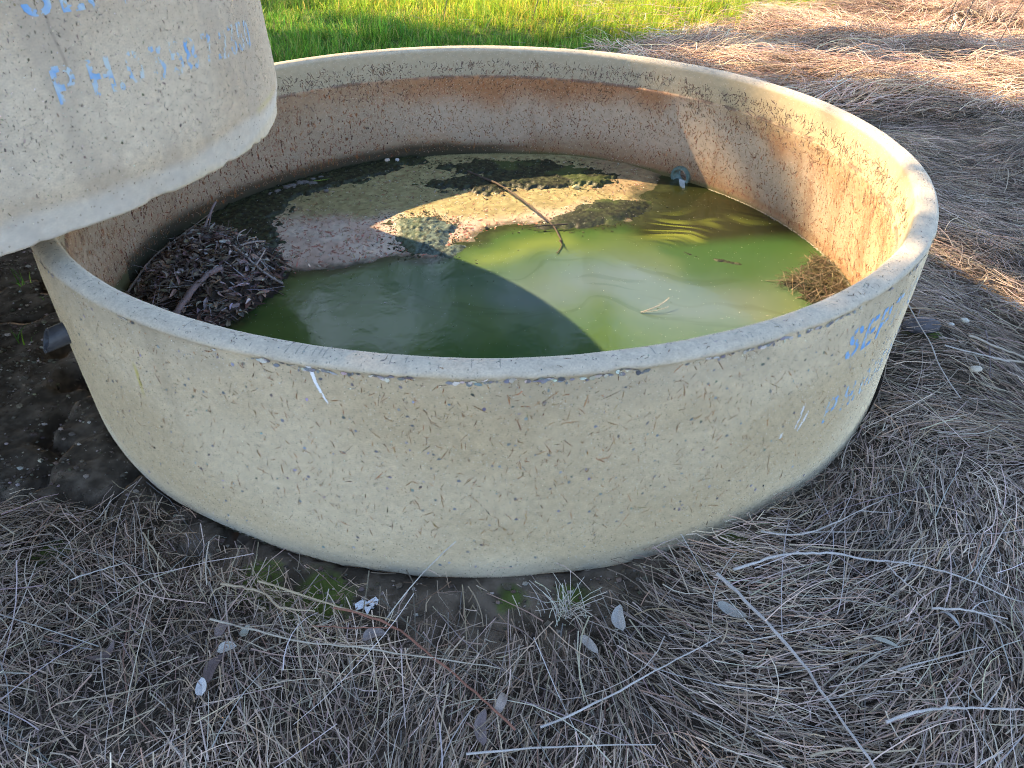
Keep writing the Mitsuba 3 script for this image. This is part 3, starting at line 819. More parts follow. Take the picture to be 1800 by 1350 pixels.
HEAP = [(-1.50, -.068), (-1.49, .288), (-1.385, .531), (-1.121, .40), (-.90, .14), (-.90, -.036), (-.95, -.224), (-1.02, -.36), (-1.20, -.40), (-1.40, -.35)]
heap_z = lambda x, y: np.maximum(floor_z(x, y), ZW) + np.clip(sdist(Polygon(HEAP), x, y) * .45, 0, .075) + nz(x, y, .1, 90, 2) * .02
P, d = in_poly(HEAP, 1500)
z = heap_z(P[:, 0], P[:, 1]) + rng.uniform(.002, .014, len(P))
n = len(P)
lb = leaf_batch(np.c_[P, z], rng.uniform(0, 6.28, n), rng.uniform(.02, .075, n), rng.uniform(.007, .018, n), [(.12, .09, .075), (.19, .145, .115), (.08, .06, .055), (.44, .41, .40), (.28, .22, .17), (.13, .105, .09)])
P2, d2 = in_poly(HEAP, 300)
n2 = len(P2); a = rng.uniform(0, 6.28, n2); L = rng.uniform(.04, .16, n2)
t = np.linspace(-.5, .5, 3)
dirs = np.stack([np.cos(a), np.sin(a), rng.normal(0, .18, n2)], -1)
Pp = np.c_[P2, heap_z(P2[:, 0], P2[:, 1]) + rng.uniform(.005, .02, n2)][:, None] + dirs[:, None] * (L[:, None] * t)[..., None]
tb = tubes(Pp, np.repeat(rng.uniform(.0008, .0022, n2)[:, None], 3, 1)); tc = vc([(.13, .10, .085), (.22, .19, .17), (.36, .35, .36), (.08, .06, .05)], n2, 9, .2)
gxh, gyh = np.arange(-1.56, -.82, .012), np.arange(-.5, .62, .012)
X, Y = np.meshgrid(gxh, gyh, indexing='ij')
hd = sdist(Polygon(HEAP), X, Y)
q = grid_faces(*X.shape); ok = (hd.ravel()[q] > -.02).any(1) & (np.hypot(X, Y).ravel()[q] < 1.535).all(1)
hm = (np.stack([X, Y, heap_z(X, Y) - .004], -1).reshape(-1, 3), np.vstack([q[ok][:, [0, 1, 2]], q[ok][:, [0, 2, 3]]]), np.tile((.03, .025, .02), (X.size, 1)) * rng.uniform(.6, 1.4, (X.size, 1)))
v, f, c = join([hm, lb, (tb[0], tb[1], tc)])
put('leaf_litter', (v, f), 'm_piece', color=c)
tag('leaf_litter', 'heap of dry grey brown leaves and twigs against the left inside wall', 'leaf litter', kind='stuff')

HR = [(1.222, -.118), (1.325, -.072), (1.46, .10), (1.52, .09), (1.53, -.063), (1.473, -.30), (1.40, -.42), (1.307, -.34), (1.283, -.219)]
hr_z = lambda x, y: ZW + np.clip(sdist(Polygon(HR), x, y) * .30, -.01, .036)
P2, d2 = in_poly(HR, 560)
n2 = len(P2); a = rng.normal(.9, .9, n2); L = rng.uniform(.03, .15, n2)
dirs = np.stack([np.cos(a), np.sin(a), rng.normal(0, .15, n2)], -1)
Pp = np.c_[P2, hr_z(P2[:, 0], P2[:, 1]) + rng.uniform(.002, .016, n2)][:, None] + dirs[:, None] * (L[:, None] * t)[..., None]
rad = np.hypot(Pp[..., 0], Pp[..., 1]); Pp[..., :2] *= np.minimum(1, 1.515 / rad)[..., None]
tb = tubes(Pp, np.repeat(rng.uniform(.0008, .0022, n2)[:, None], 3, 1), flat=.5); tc = vc([(.09, .07, .045), (.19, .155, .11), (.036, .034, .02), (.10, .085, .06), (.025, .025, .015), (.045, .045, .02)], n2, 9, .25)
gxh, gyh = np.arange(1.18, 1.56, .01), np.arange(-.46, .16, .01)
X, Y = np.meshgrid(gxh, gyh, indexing='ij'); hd = sdist(Polygon(HR), X, Y) + nz(X, Y, .06, 95) * .05
q = grid_faces(*X.shape); ok = (hd.ravel()[q] > -.01).any(1) & (np.hypot(X, Y).ravel()[q] < 1.53).all(1)
hm = (np.stack([X, Y, hr_z(X, Y) - .003 + nz(X, Y, .03, 96) * .012], -1).reshape(-1, 3), np.vstack([q[ok][:, [0, 1, 2]], q[ok][:, [0, 2, 3]]]), np.tile((.022, .026, .012), (X.size, 1)))
v, f, c = join([hm, (tb[0], tb[1], tc)])
put('wet_straw', (v, f), 'm_wetpiece', color=c)
tag('wet_straw', 'sodden brown straw clump against the right inside wall', 'straw', kind='stuff')


def stick(name, pts, r0, r1, col, label, cat='stick', group=None, forks=(), zbase=None, lift=.0, bsdf='m_piece', rough=.12, zs=None, n=None):
    """one twig with its forks; pts in metres (x, y) laid on zbase(x, y)."""
    parts = []
    for k, (pp, a, b) in enumerate([(pts, r0, r1)] + [(fk, r0 * .55, r1 * .5) for fk in forks]):
        pp = np.asarray(pp, float)
        m = n or max(6, int(len(pp) * 4))
        if pp.shape[1] == 2:
            s = spline(pp, m)
            zz = np.array([zbase(s[:, 0], s[:, 1])]).ravel()
            zz = np.convolve(np.r_[[zz[0]] * 3, zz, [zz[-1]] * 3], np.ones(7) / 7, 'valid') + lift + a
            s = np.c_[s, zz]
        else:
            s = spline(pp, m)
        s = s + rng.normal(0, a * rough, s.shape)
        rad = np.linspace(a, b, m) * (1 + rng.normal(0, .10, m))
        v, f = tubes(s[None], rad[None], 7)
        cap = []
        for e, base in ((0, 0), (1, (m - 1) * 7)):
            for i in range(1, 6):
                cap.append((base, base + i, base + i + 1) if e else (base, base + i + 1, base + i))
        f = np.vstack([f, cap])
        sh = meshkit.fbm(v * np.array([60, 60, 60]), 3, 77)[:, None]
        parts.append((v, f, np.array(col) * (.62 + .75 * sh)))
    v, f, c = join(parts)
    k = put(name, (v, f), bsdf, smooth=True, color=np.clip(c, 0, 1))
    return tag(k, label, cat, group)


PUR, GRY, BRN = (.20, .165, .17), (.34, .31, .29), (.17, .12, .09)
hz_ = lambda x, y: heap_z(x, y) + .012
stick('stick', [(-1.48, -.143, .10), (-1.475, .095, .115), (-1.42, .317, .125), (-1.325, .549, .15)], .004, .0022, (.26, .22, .19), 'long thin bowed stem leaning along the left inside wall', forks=[[(-1.478, -.05, .105), (-1.46, -.10, .098), (-1.45, -.16, .10)]])
stick('stick', [(-1.22, -.245, .115), (-1.27, .14, .155), (-1.30, .433, .185), (-1.31, .562, .19)], .006, .005, PUR, 'straight purple grey stem bundle across the leaf heap', forks=[[(-1.24, .12, .15), (-1.29, .40, .175), (-1.33, .55, .17)]])
stick('stick', [(-1.215, -.36), (-1.157, -.215), (-1.10, -.09)], .013, .010, PUR, 'thick smooth purple brown stick at the near edge of the leaf heap', zbase=hz_)
stick('stick', [(-1.12, .129, .14), (-1.07, .17, .155), (-1.0, .22, .14)], .005, .004, GRY, 'short pale branch stub pointing right on the leaf heap', forks=[[(-1.09, .15, .15), (-1.12, .24, .165), (-1.105, .31, .16)]])
stick('stick', [(-1.112, .129), (-.997, .018), (-.87, -.07)], .006, .004, GRY, 'grey forked stick lying toward the green water', zbase=hz_)
stick('stick', [(-1.035, -.12, .095), (-.998, .03, .12), (-.985, .145, .135)], .0045, .003, GRY, 'upright pale twig near the water side of the leaf heap')
stick('stick', [(-1.037, .181), (-.966, .149), (-.86, .075)], .0045, .003, BRN, 'dark twig reaching from the leaf heap onto the pink floor', zbase=hz_)
tw = [(-.108, 1.20, .085), (-.018, 1.054, .10), (.073, .925, .105), (.172, .75, .10), (.264, .58, .085), (.324, .442, .072), (.345, .315, .06), (.312, .198, .060)]
stick('stick', tw, .0072, .0024, (.10, .078, .062), 'long curved brown twig lying from the muck into the green pool', forks=[[(.345, .315, .062), (.33, .27, .085), (.336, .24, .09)]])
stick('stick', [(.39, .470, .079), (.30, .463, .079), (.22, .452, .078)], .004, .003, (.08, .07, .06), 'short black stick on the silt bank beside the long twig')
stick('stick', [(.60, -.337, .058), (.667, -.326, .078), (.722, -.284, .092)], .0022, .0012, (.42, .38, .33), 'tiny pale forked twig standing in the middle of the pool', forks=[[(.60, -.337, .058), (.66, -.345, .07), (.71, -.335, .08)]])


def pebble(name, x, y, z, s, col, label, group=None, cat='stone', sq=(1, .75, .55), rot=None, bs='m_stone', sub=2, seed=None):
    m = trimesh.creation.icosphere(sub, 1.0)
    sd_ = rng.integers(1, 9999)
    d = .72 + .56 * meshkit.fbm(m.vertices * 1.1 + sd_, 3, int(sd_) % 50)
    v = m.vertices * d[:, None] * np.array(sq) * s
    a = rng.uniform(0, 6.28) if rot is None else rot
    v = v @ np.array([[math.cos(a), math.sin(a), 0], [-math.sin(a), math.cos(a), 0], [0, 0, 1]]) + [x, y, z]
    c = np.array(col) * (.75 + .5 * meshkit.fbm(v * 60, 3, 3)[:, None])
    k = put(name, (v, m.faces), bs, smooth=35 if False else True, color=c)
    return tag(k, label, cat, group)


for (x, y), s in zip([(-1.159, 1.057), (-1.122, 1.072), (-1.085, 1.103), (-1.037, 1.067), (-.986, 1.048), (-.946, 1.029), (-1.19, .993), (-1.036, .985), (-.987, 1.132), (-.945, 1.164), (-.859, .936), (-1.231, .971), (-1.086, 1.004), (-1.06, 1.13), (-1.2, 1.02)],
                     [.026, .03, .022, .030, .028, .034, .02, .018, .022, .02, .018, .018, .02, .022, .018]):
    rr0 = math.hypot(x, y); kk = min(1, 1.46 / rr0)
    pebble('pebble', x * kk, y * kk, .088 + s * .12, s * .9, (.13, .125, .12), 'grey pebble in the muck below the left far wall', 'grey pebbles in the muck')
pebble('pebble', -.578, 1.375, .098, .018, (.55, .49, .42), 'left of two small white pebbles at the foot of the far wall')
pebble('pebble', -.520, 1.372, .098, .017, (.52, .50, .48), 'right of two small white pebbles at the foot of the far wall')
pebble('pebble', .48, .925, .086, .024, (.50, .45, .22), 'small yellow pebble on the dark mossy muck')
pebble('pebble', -.02, 1.30, .088, .013, (.5, .48, .42), 'tiny cream pebble near the top end of the long twig')


def leaf_thing(x, y, z, yaw, L, W, col, label, group=None, name='fallen_leaf', curl=.3):
    v, f, c = leaf_batch(np.array([[x, y, z]]), np.array([yaw]), np.array([L]), np.array([W]), [col], curl, .12, .3, 9)
    c = np.array(col) * (.8 + .4 * meshkit.fbm(v * 70, 3, 5)[:, None])
    # give it thickness
    m = trimesh.Trimesh(v, f, process=False); nrm = m.vertex_normals
    v2 = np.vstack([v + nrm * .0004, v - nrm * .0004]); f2 = np.vstack([f, f[:, ::-1] + len(v)])
    return tag(put(name, (v2, f2), 'm_piece', smooth=False, color=np.vstack([c, c])), label, 'leaf', group)


leaf_thing(-.022, .506, .070, 1.9, .05, .018, (.50, .36, .22), 'small tan leaf at the pool edge beside the twig')
leaf_thing(-.905, 1.06, .104, .55, .10, .016, (.24, .34, .07), 'narrow fresh green leaf on the black muck among pebbles')

# ------------------------------------------------------------------ straw
STRAW = np.array([1.10, 1.0, .90]) * np.array([(.30, .255, .205), (.36, .315, .26), (.24, .20, .165), (.40, .36, .32), (.20, .165, .14), (.33, .29, .27), (.29, .22, .165)])
REDST = np.array([1.55, 1.46, 1.38]) * np.array([(.34, .25, .185), (.40, .30, .22), (.27, .195, .145), (.42, .34, .26), (.30, .25, .225), (.36, .28, .22)])


def flow(x, y):
    """direction the fallen stems lie in."""
    return -.35 + 3.4 * nz(x, y, 1.1, 51, 2) + 2.2 * nz(x, y, .45, 52, 2) + .5 * np.sin(1.7 * x + .9 * y)


def scatter(region, dens, n_try):
    x0, y0, x1, y1 = region
    n = int((x1 - x0) * (y1 - y0) * dens)
    return rng.uniform((x0, y0), (x1, y1), (n, 2))


def straw_layer(region, dens, Lr, rr, thick, align, K, cols, keepf=None, arch=.03, sides=3, patchy=.62, zl=0.0):
    P = scatter(region, dens, 0)
    x, y = P.T
    r = np.hypot(x, y)
    pr = straw_cover(x, y) * (1 - patchy + patchy * 2 * np.clip(nz(x, y, .22, 61, 3) + .5, 0, 1)) * (1 - .93 * grassy(x, y))
    ok = (r > 1.58) & (rng.uniform(size=len(x)) < pr) & (np.hypot(x + 4.75, y - .35) > 1.6)
    if keepf is not None:
        ok &= keepf(x, y)
    x, y = x[ok], y[ok]; n = len(x)
    al = np.clip(align + 1.2 * nz(x, y, .6, 63, 2), 0, .97)
    ang = flow(x, y) + rng.normal(0, 1, n) * np.where(rng.uniform(size=n) < al, .28, 2.2)
    L = rng.uniform(*Lr, n) * np.exp(rng.normal(0, .25, n))
    rad = rng.uniform(*rr, n)
    t = np.linspace(-.5, .5, K)
    bend = rng.normal(0, .26, n)
    th = ang[:, None] + bend[:, None] * t[None] * 2
    dx = np.cumsum(np.cos(th), 1) / K * L[:, None]; dy = np.cumsum(np.sin(th), 1) / K * L[:, None]
    px = x[:, None] + dx - dx.mean(1, keepdims=True); py = y[:, None] + dy - dy.mean(1, keepdims=True)
    # stems that would cross the trough wall slide along it
    pr_ = np.hypot(px, py); s = np.where(pr_ < 1.585, 1.585 / np.maximum(pr_, .3), 1); px, py = px * s, py * s
    lay = rng.beta(1.3, 1.6, n)
    pitch = rng.normal(0, .07, n)
    pz = ground_z(px, py) * .55 + (ground_z(x, y) * .45)[:, None] + (.004 + lay * thick + zl)[:, None] + (pitch * L)[:, None] * t[None] + arch * rng.normal(.3, .8, n)[:, None] * (.25 - t[None] ** 2) * L[:, None] / .2
    pz = np.maximum(pz, ground_z(px, py) + .002)
    P3 = np.stack([px, py, pz], -1)
    rad2 = rad[:, None] * np.linspace(1.0, .55, K)[None]
    tone = (.16 + 1.30 * lay) * (.70 + 1.4 * np.clip(nz(x, y, .3, 65, 2) + .2, 0, .6))  # lower stems darker: shade deep in the mat put into their colour
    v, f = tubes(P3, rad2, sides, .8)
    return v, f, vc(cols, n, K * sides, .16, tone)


near = (-1.55, -2.35, 1.95, -.9)
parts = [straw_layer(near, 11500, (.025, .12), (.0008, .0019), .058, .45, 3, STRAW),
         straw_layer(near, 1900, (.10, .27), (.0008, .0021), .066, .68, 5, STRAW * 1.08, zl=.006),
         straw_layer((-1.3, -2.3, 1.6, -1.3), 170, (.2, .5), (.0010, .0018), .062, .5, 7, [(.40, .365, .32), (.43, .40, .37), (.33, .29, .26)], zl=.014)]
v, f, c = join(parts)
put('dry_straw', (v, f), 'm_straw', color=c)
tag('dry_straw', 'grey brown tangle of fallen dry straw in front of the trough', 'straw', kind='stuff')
mid = (1.1, -1.1, 3.9, 2.4)
kf = lambda x, y: x > .9
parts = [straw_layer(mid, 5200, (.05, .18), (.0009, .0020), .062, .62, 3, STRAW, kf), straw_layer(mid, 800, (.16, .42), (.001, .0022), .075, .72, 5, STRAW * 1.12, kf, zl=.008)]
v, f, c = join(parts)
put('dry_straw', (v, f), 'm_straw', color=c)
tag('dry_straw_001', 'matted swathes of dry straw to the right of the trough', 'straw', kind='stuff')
far_ = (1.0, 2.2, 8.0, 9.5)
kf2 = lambda x, y: (x < 2.2 + .95 * (y + 1)) & (x > .35)
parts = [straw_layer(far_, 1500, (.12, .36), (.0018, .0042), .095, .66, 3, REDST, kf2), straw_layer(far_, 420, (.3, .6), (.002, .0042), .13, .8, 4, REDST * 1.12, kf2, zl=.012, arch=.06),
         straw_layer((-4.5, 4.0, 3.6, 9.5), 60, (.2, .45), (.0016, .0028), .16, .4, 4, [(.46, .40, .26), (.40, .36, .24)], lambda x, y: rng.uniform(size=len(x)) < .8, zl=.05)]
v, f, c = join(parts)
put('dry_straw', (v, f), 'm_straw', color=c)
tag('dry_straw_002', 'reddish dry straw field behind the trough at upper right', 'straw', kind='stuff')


# ------------------------------------------------------------------ green grass
def blades(P, L, W, cols, lean=.35, K=4, wind=.0):
    n = len(P); a = 9 * nz(P[:, 0], P[:, 1], .5, 73, 3) + 1.0 + rng.normal(0, 1.3, n); le = np.clip(np.abs(rng.normal(lean, .35, n)), 0, 1.2)
    t = np.linspace(0, 1, K)
    ho = (le * L)[:, None] * t[None] ** 1.8; hgt = (L * np.sqrt(np.clip(1 - .6 * le ** 2, .15, 1)))[:, None] * (t[None] - .25 * le[:, None] * t[None] ** 3)
    px = P[:, 0][:, None] + np.cos(a)[:, None] * ho; py = P[:, 1][:, None] + np.sin(a)[:, None] * ho
    pz = ground_z(P[:, 0], P[:, 1])[:, None] + hgt - .005
    sa = a + np.pi / 2 + rng.normal(0, .6, n)
    w = (W / 2)[:, None] * np.clip(1.05 - t[None] ** 1.6, .06, 1)
    Wv = np.stack([np.cos(sa)[:, None] * w, np.sin(sa)[:, None] * w, 0 * w], -1)
    v, f = ribbons(np.stack([px, py, pz], -1), Wv)
    return v, f, vc(cols, n, 2 * K, .24)


P = scatter((-5.0, 3.6, 7.5, 10.6), 260, 0)
x, y = P.T
ok = (rng.uniform(size=len(x)) < grassy(x, y) * (.6 + .8 * np.clip(nz(x, y, .3, 72, 2) + .4, 0, 1)) * np.where(y > 7.8, .6, 1)) & (np.hypot(x + 2.3, y) > 1.7) & (np.abs(x - .03 * y) < .8 * (y + 3.2))
C0 = P[ok]; nb = rng.integers(5, 17, len(C0))
own = np.repeat(np.arange(len(C0)), nb); n = len(own)
P = C0[own] + rng.normal(0, .028, (n, 2))
tsz = (.5 + 1.1 * np.clip(nz(C0[:, 0], C0[:, 1], .55, 71, 2) + .5, .05, 1.1)) * rng.uniform(.6, 1.35, len(C0))
GR = np.array([1.35, 1.4, 1.3]) * np.array([(.085, .20, .022), (.11, .25, .03), (.065, .155, .02), (.15, .27, .035), (.10, .21, .05), (.20, .27, .05), (.06, .17, .04), (.30, .28, .11)])
v, f, c = blades(P, rng.uniform(.06, .17, n) * tsz[own], rng.uniform(.004, .010, n), GR, .62)
c = c * np.repeat(np.repeat(rng.uniform(.7, 1.3, len(C0)), nb), 8)[:, None]
sunlit_yell = sst(4.8, 7.0, P[:, 1] + .6 * P[:, 0])
c = c * (1 + np.repeat(sunlit_yell, 8)[:, None] * np.array([1.5, .55, .1]))  # far blades yellower and brighter: sunlight put into their colour
put('grass', (v, f), 'm_grass', color=np.clip(c, 0, .8))
tag('grass', 'bright green grass growing behind the trough', 'grass', kind='stuff')
# seedlings on the bare soil and stray tufts in the straw
tufts = [(-1.862, -.331, .10, 5, 'small green grass shoot on the bare soil left of the trough'), (-1.891, .034, .09, 5, 'thin green grass shoot under the stacked trough'), (-2.08, .16, .10, 7, 'tallest green grass shoot beneath the stacked trough edge'),
         (3.05, 3.95, .10, 60, 'green grass tuft in the straw behind the trough'), (4.15, 3.2, .09, 60, 'low green grass tuft in the reddish straw at far right'), (1.62, 4.35, .08, 25, 'little green grass tuft by the far rim of the trough'), (3.7, 4.35, .08, 40, 'small green grass tuft near the dead stalks')]
for x, y, L, n, lab in tufts:
    s = .03 if n < 10 else .16
    P = np.c_[rng.normal(x, s, n), rng.normal(y, s * .6, n)]
    v, f, c = blades(P, rng.uniform(.6, 1.2, n) * L, rng.uniform(.003, .006, n), GR, .5, 5)
    tag(put('grass_tuft', (v, f), 'm_grass', color=c), lab, 'grass tuft')

# ------------------------------------------------------------------ twigs, leaves and stones on the straw
gz = lambda x, y: ground_z(x, y) + .074
PALE_, WHT, TAN, RED = (.44, .42, .42), (.50, .49, .50), (.44, .38, .29), (.26, .13, .10)
TW = [
    ([(.593, -1.626), (.682, -1.599), (.779, -1.58), (.855, -1.576), (.953, -1.593), (1.036, -1.609), (1.109, -1.64), (1.189, -1.681), (1.228, -1.714), (1.286, -1.736)], .0048, .0026, WHT, 'long whitish branch arching over the straw right of the trough foot', [[(1.001, -1.604), (1.01, -1.662), (1.022, -1.696), (1.033, -1.723)], [(1.05, -1.62), (1.075, -1.59), (1.085, -1.575)]]),
    ([(.548, -1.633), (.619, -1.752), (.661, -1.83), (.692, -1.922), (.711, -2.0), (.736, -2.095), (.754, -2.2)], .0056, .0046, (.42, .41, .42), 'thick grey stalk running diagonally down the bottom right straw', []),
    ([(.696, -1.51), (.784, -1.523), (.871, -1.498), (1.009, -1.432), (1.081, -1.399)], .0034, .0018, PALE_, 'thin grey forked twig just below the trough foot at right', [[(.803, -1.514), (.93, -1.506), (1.052, -1.496)], [(1.0, -1.436), (1.07, -1.44), (1.12, -1.43)]]),
    ([(.759, -1.551), (.996, -1.565), (1.165, -1.563), (1.264, -1.55)], .0032, .0022, TAN, 'straight tan stem above the long whitish branch', []),
    ([(-.396, -1.69), (-.311, -1.715), (-.24, -1.75), (-.155, -1.824), (-.076, -1.896), (-.015, -1.957), (.027, -2.0)], .0038, .0050, RED, 'red brown bent branch lying across the straw in front', [[(-.25, -1.745), (-.34, -1.745), (-.44, -1.735)]]),
    ([(-.686, -1.614), (-.634, -1.624), (-.573, -1.644), (-.522, -1.687), (-.437, -1.699)], .0048, .0036, (.40, .34, .26), 'knobbly pale tan stick on the mossy soil left of the red branch', [[(-.675, -1.617), (-.70, -1.635), (-.705, -1.66)]]),
    ([(-.595, -1.609), (-.472, -1.657), (-.369, -1.694), (-.242, -1.731)], .0036, .0030, (.42, .36, .26), 'straight yellowish stem resting above the red branch', []),
    ([(-.688, -1.704), (-.577, -1.739), (-.422, -1.783), (-.301, -1.799), (-.155, -1.828), (-.0, -1.86)], .0034, .0026, (.44, .41, .36), 'long pale stem crossing below the red branch', []),
    ([(.80, -2.02), (.856, -2.006), (.933, -1.999), (.994, -2.002), (1.064, -2.009), (1.107, -2.019)], .0048, .0034, WHT, 'whitish branch with upright side twigs at the bottom right', [[(1.012, -2.003), (1.052, -1.976), (1.095, -1.936)], [(.93, -2.0), (.955, -1.965), (.96, -1.935)], [(1.02, -1.995), (1.02, -1.95), (1.005, -1.925)]]),
    ([(1.035, -1.754), (1.125, -1.769), (1.195, -1.792)], .0040, .0026, WHT, 'short whitish twig with small prongs at the right edge', [[(1.118, -1.769), (1.16, -1.745), (1.193, -1.737)], [(1.13, -1.77), (1.17, -1.80), (1.185, -1.83)]]),
    ([(.88, -1.903), (.984, -1.879), (1.099, -1.863)], .0032, .0020, PALE_, 'thin pale twig between the grey stalk and the pronged twig', []),
    ([(.622, -2.073), (.696, -2.065), (.762, -2.075), (.833, -2.076)], .0042, .0030, TAN, 'crooked tan twig crossing the grey stalk near the bottom', []),
    ([(.08, -1.998), (.195, -1.953), (.359, -1.874), (.516, -1.801)], .0034, .0024, WHT, 'straight whitish stem slanting up to the grey stalk', []),
    ([(1.741, -.64), (1.845, -.664), (1.942, -.698), (2.05, -.72)], .0062, .0050, (.46, .42, .37), 'upper of two parallel pale sticks right of the clods', []),
    ([(1.795, -.731), (1.922, -.73), (2.04, -.74)], .0062, .0055, (.46, .42, .37), 'lower of two parallel pale sticks right of the clods', []),
    ([(1.88, -.542), (1.804, -.691), (1.73, -.834)], .0048, .0036, (.17, .14, .15), 'dark grey stick crossing the two parallel pale sticks', []),
    ([(-.941, -1.437), (-.89, -1.497), (-.852, -1.541)], .0032, .0024, (.40, .36, .29), 'short leaning stem at the left of the straw near the trough', []),
    ([(-1.078, -1.571), (-1.024, -1.547), (-.963, -1.527)], .0026, .0022, WHT, 'short pale stem on the straw at far left', []),
    ([(-.074, -2.049), (.089, -2.039), (.312, -2.043)], .0030, .0024, WHT, 'pale horizontal stem along the bottom edge', []),
    ([(.40, -2.15), (.518, -1.992), (.552, -1.847)], .0030, .0024, (.36, .30, .25), 'thin brown stem left of the thick grey stalk', []),
]
for pts, r0, r1, col, lab, fk in TW:
    stick('twig', pts, r0 * .78, r1 * .5, np.array(col) * [.86, .82, .76], lab, 'twig', forks=fk, zbase=gz, rough=.30)
stick('twig', [(1.588, -.42, .16), (1.597, -.62, .10), (1.56, -.80, .085), (1.53, -.98, .09)], .0024, .0018, (.46, .43, .40), 'slender pale stem leaning past the flat grey stone', 'twig')
stick('twig', [(-.271, -1.72, .06), (-.194, -1.64, .11), (-.10, -1.578, .17)], .0018, .0012, (.42, .40, .36), 'fine pale stem leaning up against the trough wall', 'twig')
stick('twig', [(1.62, -.70, .11), (1.70, -.735, .10), (1.80, -.80, .10)], .0028, .002, (.46, .43, .40), 'curved pale stem below the flat grey stone', 'twig')

LV = [(.283, -1.74, 1.5, .085, .030, (.36, .35, .33), 'broad pale grey leaf upright in the straw below the trough'), (.209, -1.799, -.9, .07, .020, (.33, .30, .27), 'grey leaf lying left of the broad pale grey leaf'),
      (-.661, -1.870, 1.9, .055, .026, (.52, .52, .52), 'whitish curled leaf low on the left straw'), (-.634, -1.769, .4, .05, .026, (.48, .46, .43), 'whitish folded leaf below the pale stem on the left'), (-.652, -1.822, 1.3, .09, .026, (.12, .09, .085), 'dark purplish leaf between the two whitish leaves'),
      (-.661, -1.719, 1.2, .055, .024, (.23, .18, .165), 'brown leaf just below the left end of the long pale stem'), (-.296, -1.75, .2, .07, .03, (.24, .21, .20), 'curled grey brown leaf beside the red branch'), (.565, -1.723, -.7, .09, .026, (.33, .32, .29), 'greenish grey leaf at the top of the thick grey stalk'),
      (-.046, -1.985, 1.5, .09, .026, (.21, .165, .16), 'brown leaf at the bottom near the red branch end'), (-.604, -1.728, 1.4, .045, .018, (.36, .36, .31), 'small pale leaf on the long pale stem'), (1.068, -1.777, -1.1, .06, .018, (.38, .37, .35), 'pale leaf beside the pronged twig at right'),
      (.896, -1.827, -.5, .07, .014, (.36, .35, .29), 'narrow leaf left of the pronged twig'), (-.916, -1.772, .9, .08, .024, (.17, .13, .12), 'dark leaf half buried in the left straw'), (-.005, -1.935, 1.2, .07, .02, (.30, .25, .22), 'light brown leaf touching the red branch end')]
for x, y, a, L, W, col, lab in LV:
    leaf_thing(x, y, float(ground_z(x, y)) + .062, a, L * .85, W, np.array(col) * .9, lab, curl=.55)
pebble('stone', 1.632, -.527, .085, .068, (.10, .095, .105), 'flat dark grey stone on mossy clods right of the trough', sq=(1, .55, .42), rot=-.12, sub=3)
pebble('stone', 1.70, -.354, .06, .05, (.17, .12, .085), 'round brown clod tucked against the trough right side', sub=3)
pebble('stone', 1.677, -.815, .085, .024, (.44, .39, .31), 'cream coloured stone chip in the right hand straw', sq=(1, .6, .4))
pebble('stone', 1.742, -.533, .09, .012, (.5, .49, .45), 'tiny white stone right of the flat grey stone')
pebble('stone', 1.815, -.50, .085, .016, (.5, .48, .42), 'small white stone farther right of the flat grey stone')
# crumbs and grit on the bare soil
P = scatter((-2.4, -1.75, 1.1, .5), 5200, 0); x, y = P.T
bare = 1 - straw_cover(x, y)
ok = (rng.uniform(size=len(x)) < bare * (.2 + 1.2 * np.clip(nz(x, y, .16, 141, 2) + .2, 0, .7))) & (np.hypot(x, y) > 1.59) & ((x < -.7) | (y < -1.4))
P = P[ok]; n = len(P)
base_ = trimesh.creation.icosphere(0, 1.0)
sz = rng.gamma(1.3, .0026, n) + .0012
rot = trimesh.transformations.random_rotation_matrix
V = np.stack([(base_.vertices * rng.uniform(.6, 1.2, (len(base_.vertices), 1))) * s_ * [1, rng.uniform(.6, 1), .6] for s_ in sz])
V += np.c_[P, ground_z(P[:, 0], P[:, 1]) + sz * .3][:, None]
F = (base_.faces[None] + (np.arange(n) * len(base_.vertices))[:, None, None]).reshape(-1, 3)
put('soil_crumbs', (V.reshape(-1, 3), F), 'm_piece', color=vc([(.13, .105, .08), (.09, .072, .055), (.20, .17, .135), (.07, .055, .042), (.10, .08, .06), (.085, .07, .05), (.32, .28, .24)], n, len(base_.vertices), .2))
tag('soil_crumbs', 'soil crumbs and pale grit on the bare dark soil', 'soil crumbs', kind='stuff')
# a white feathery scrap
pb = [Polygon([(-.03, 0), (-.012, .018), (.0, .008), (.02, .02), (.034, .006), (.022, -.004), (.03, -.022), (.012, -.012), (.004, -.03), (-.006, -.010), (-.026, -.014)])]
g = wear(pb[0], .25, 77, False)
vs = []
for gg in getattr(g, 'geoms', [g]):
    if gg.area > 1e-5:
        m = trimesh.creation.extrude_polygon(gg, .0015, engine='earcut'); vs.append(m)
m = trimesh.util.concatenate(vs); m.vertices[:, 2] += .004 * nz(m.vertices[:, 0], m.vertices[:, 1], .012, 4, 2) * 4
m.apply_translation([-.331, -1.640, float(ground_z(-.331, -1.64)) + .012])
put('paper_scrap', m, 'm_paint', color=np.tile((.66, .69, .74), (len(m.vertices), 1)))
tag('paper_scrap', 'torn white scrap on the dark soil at the trough foot', 'scrap')

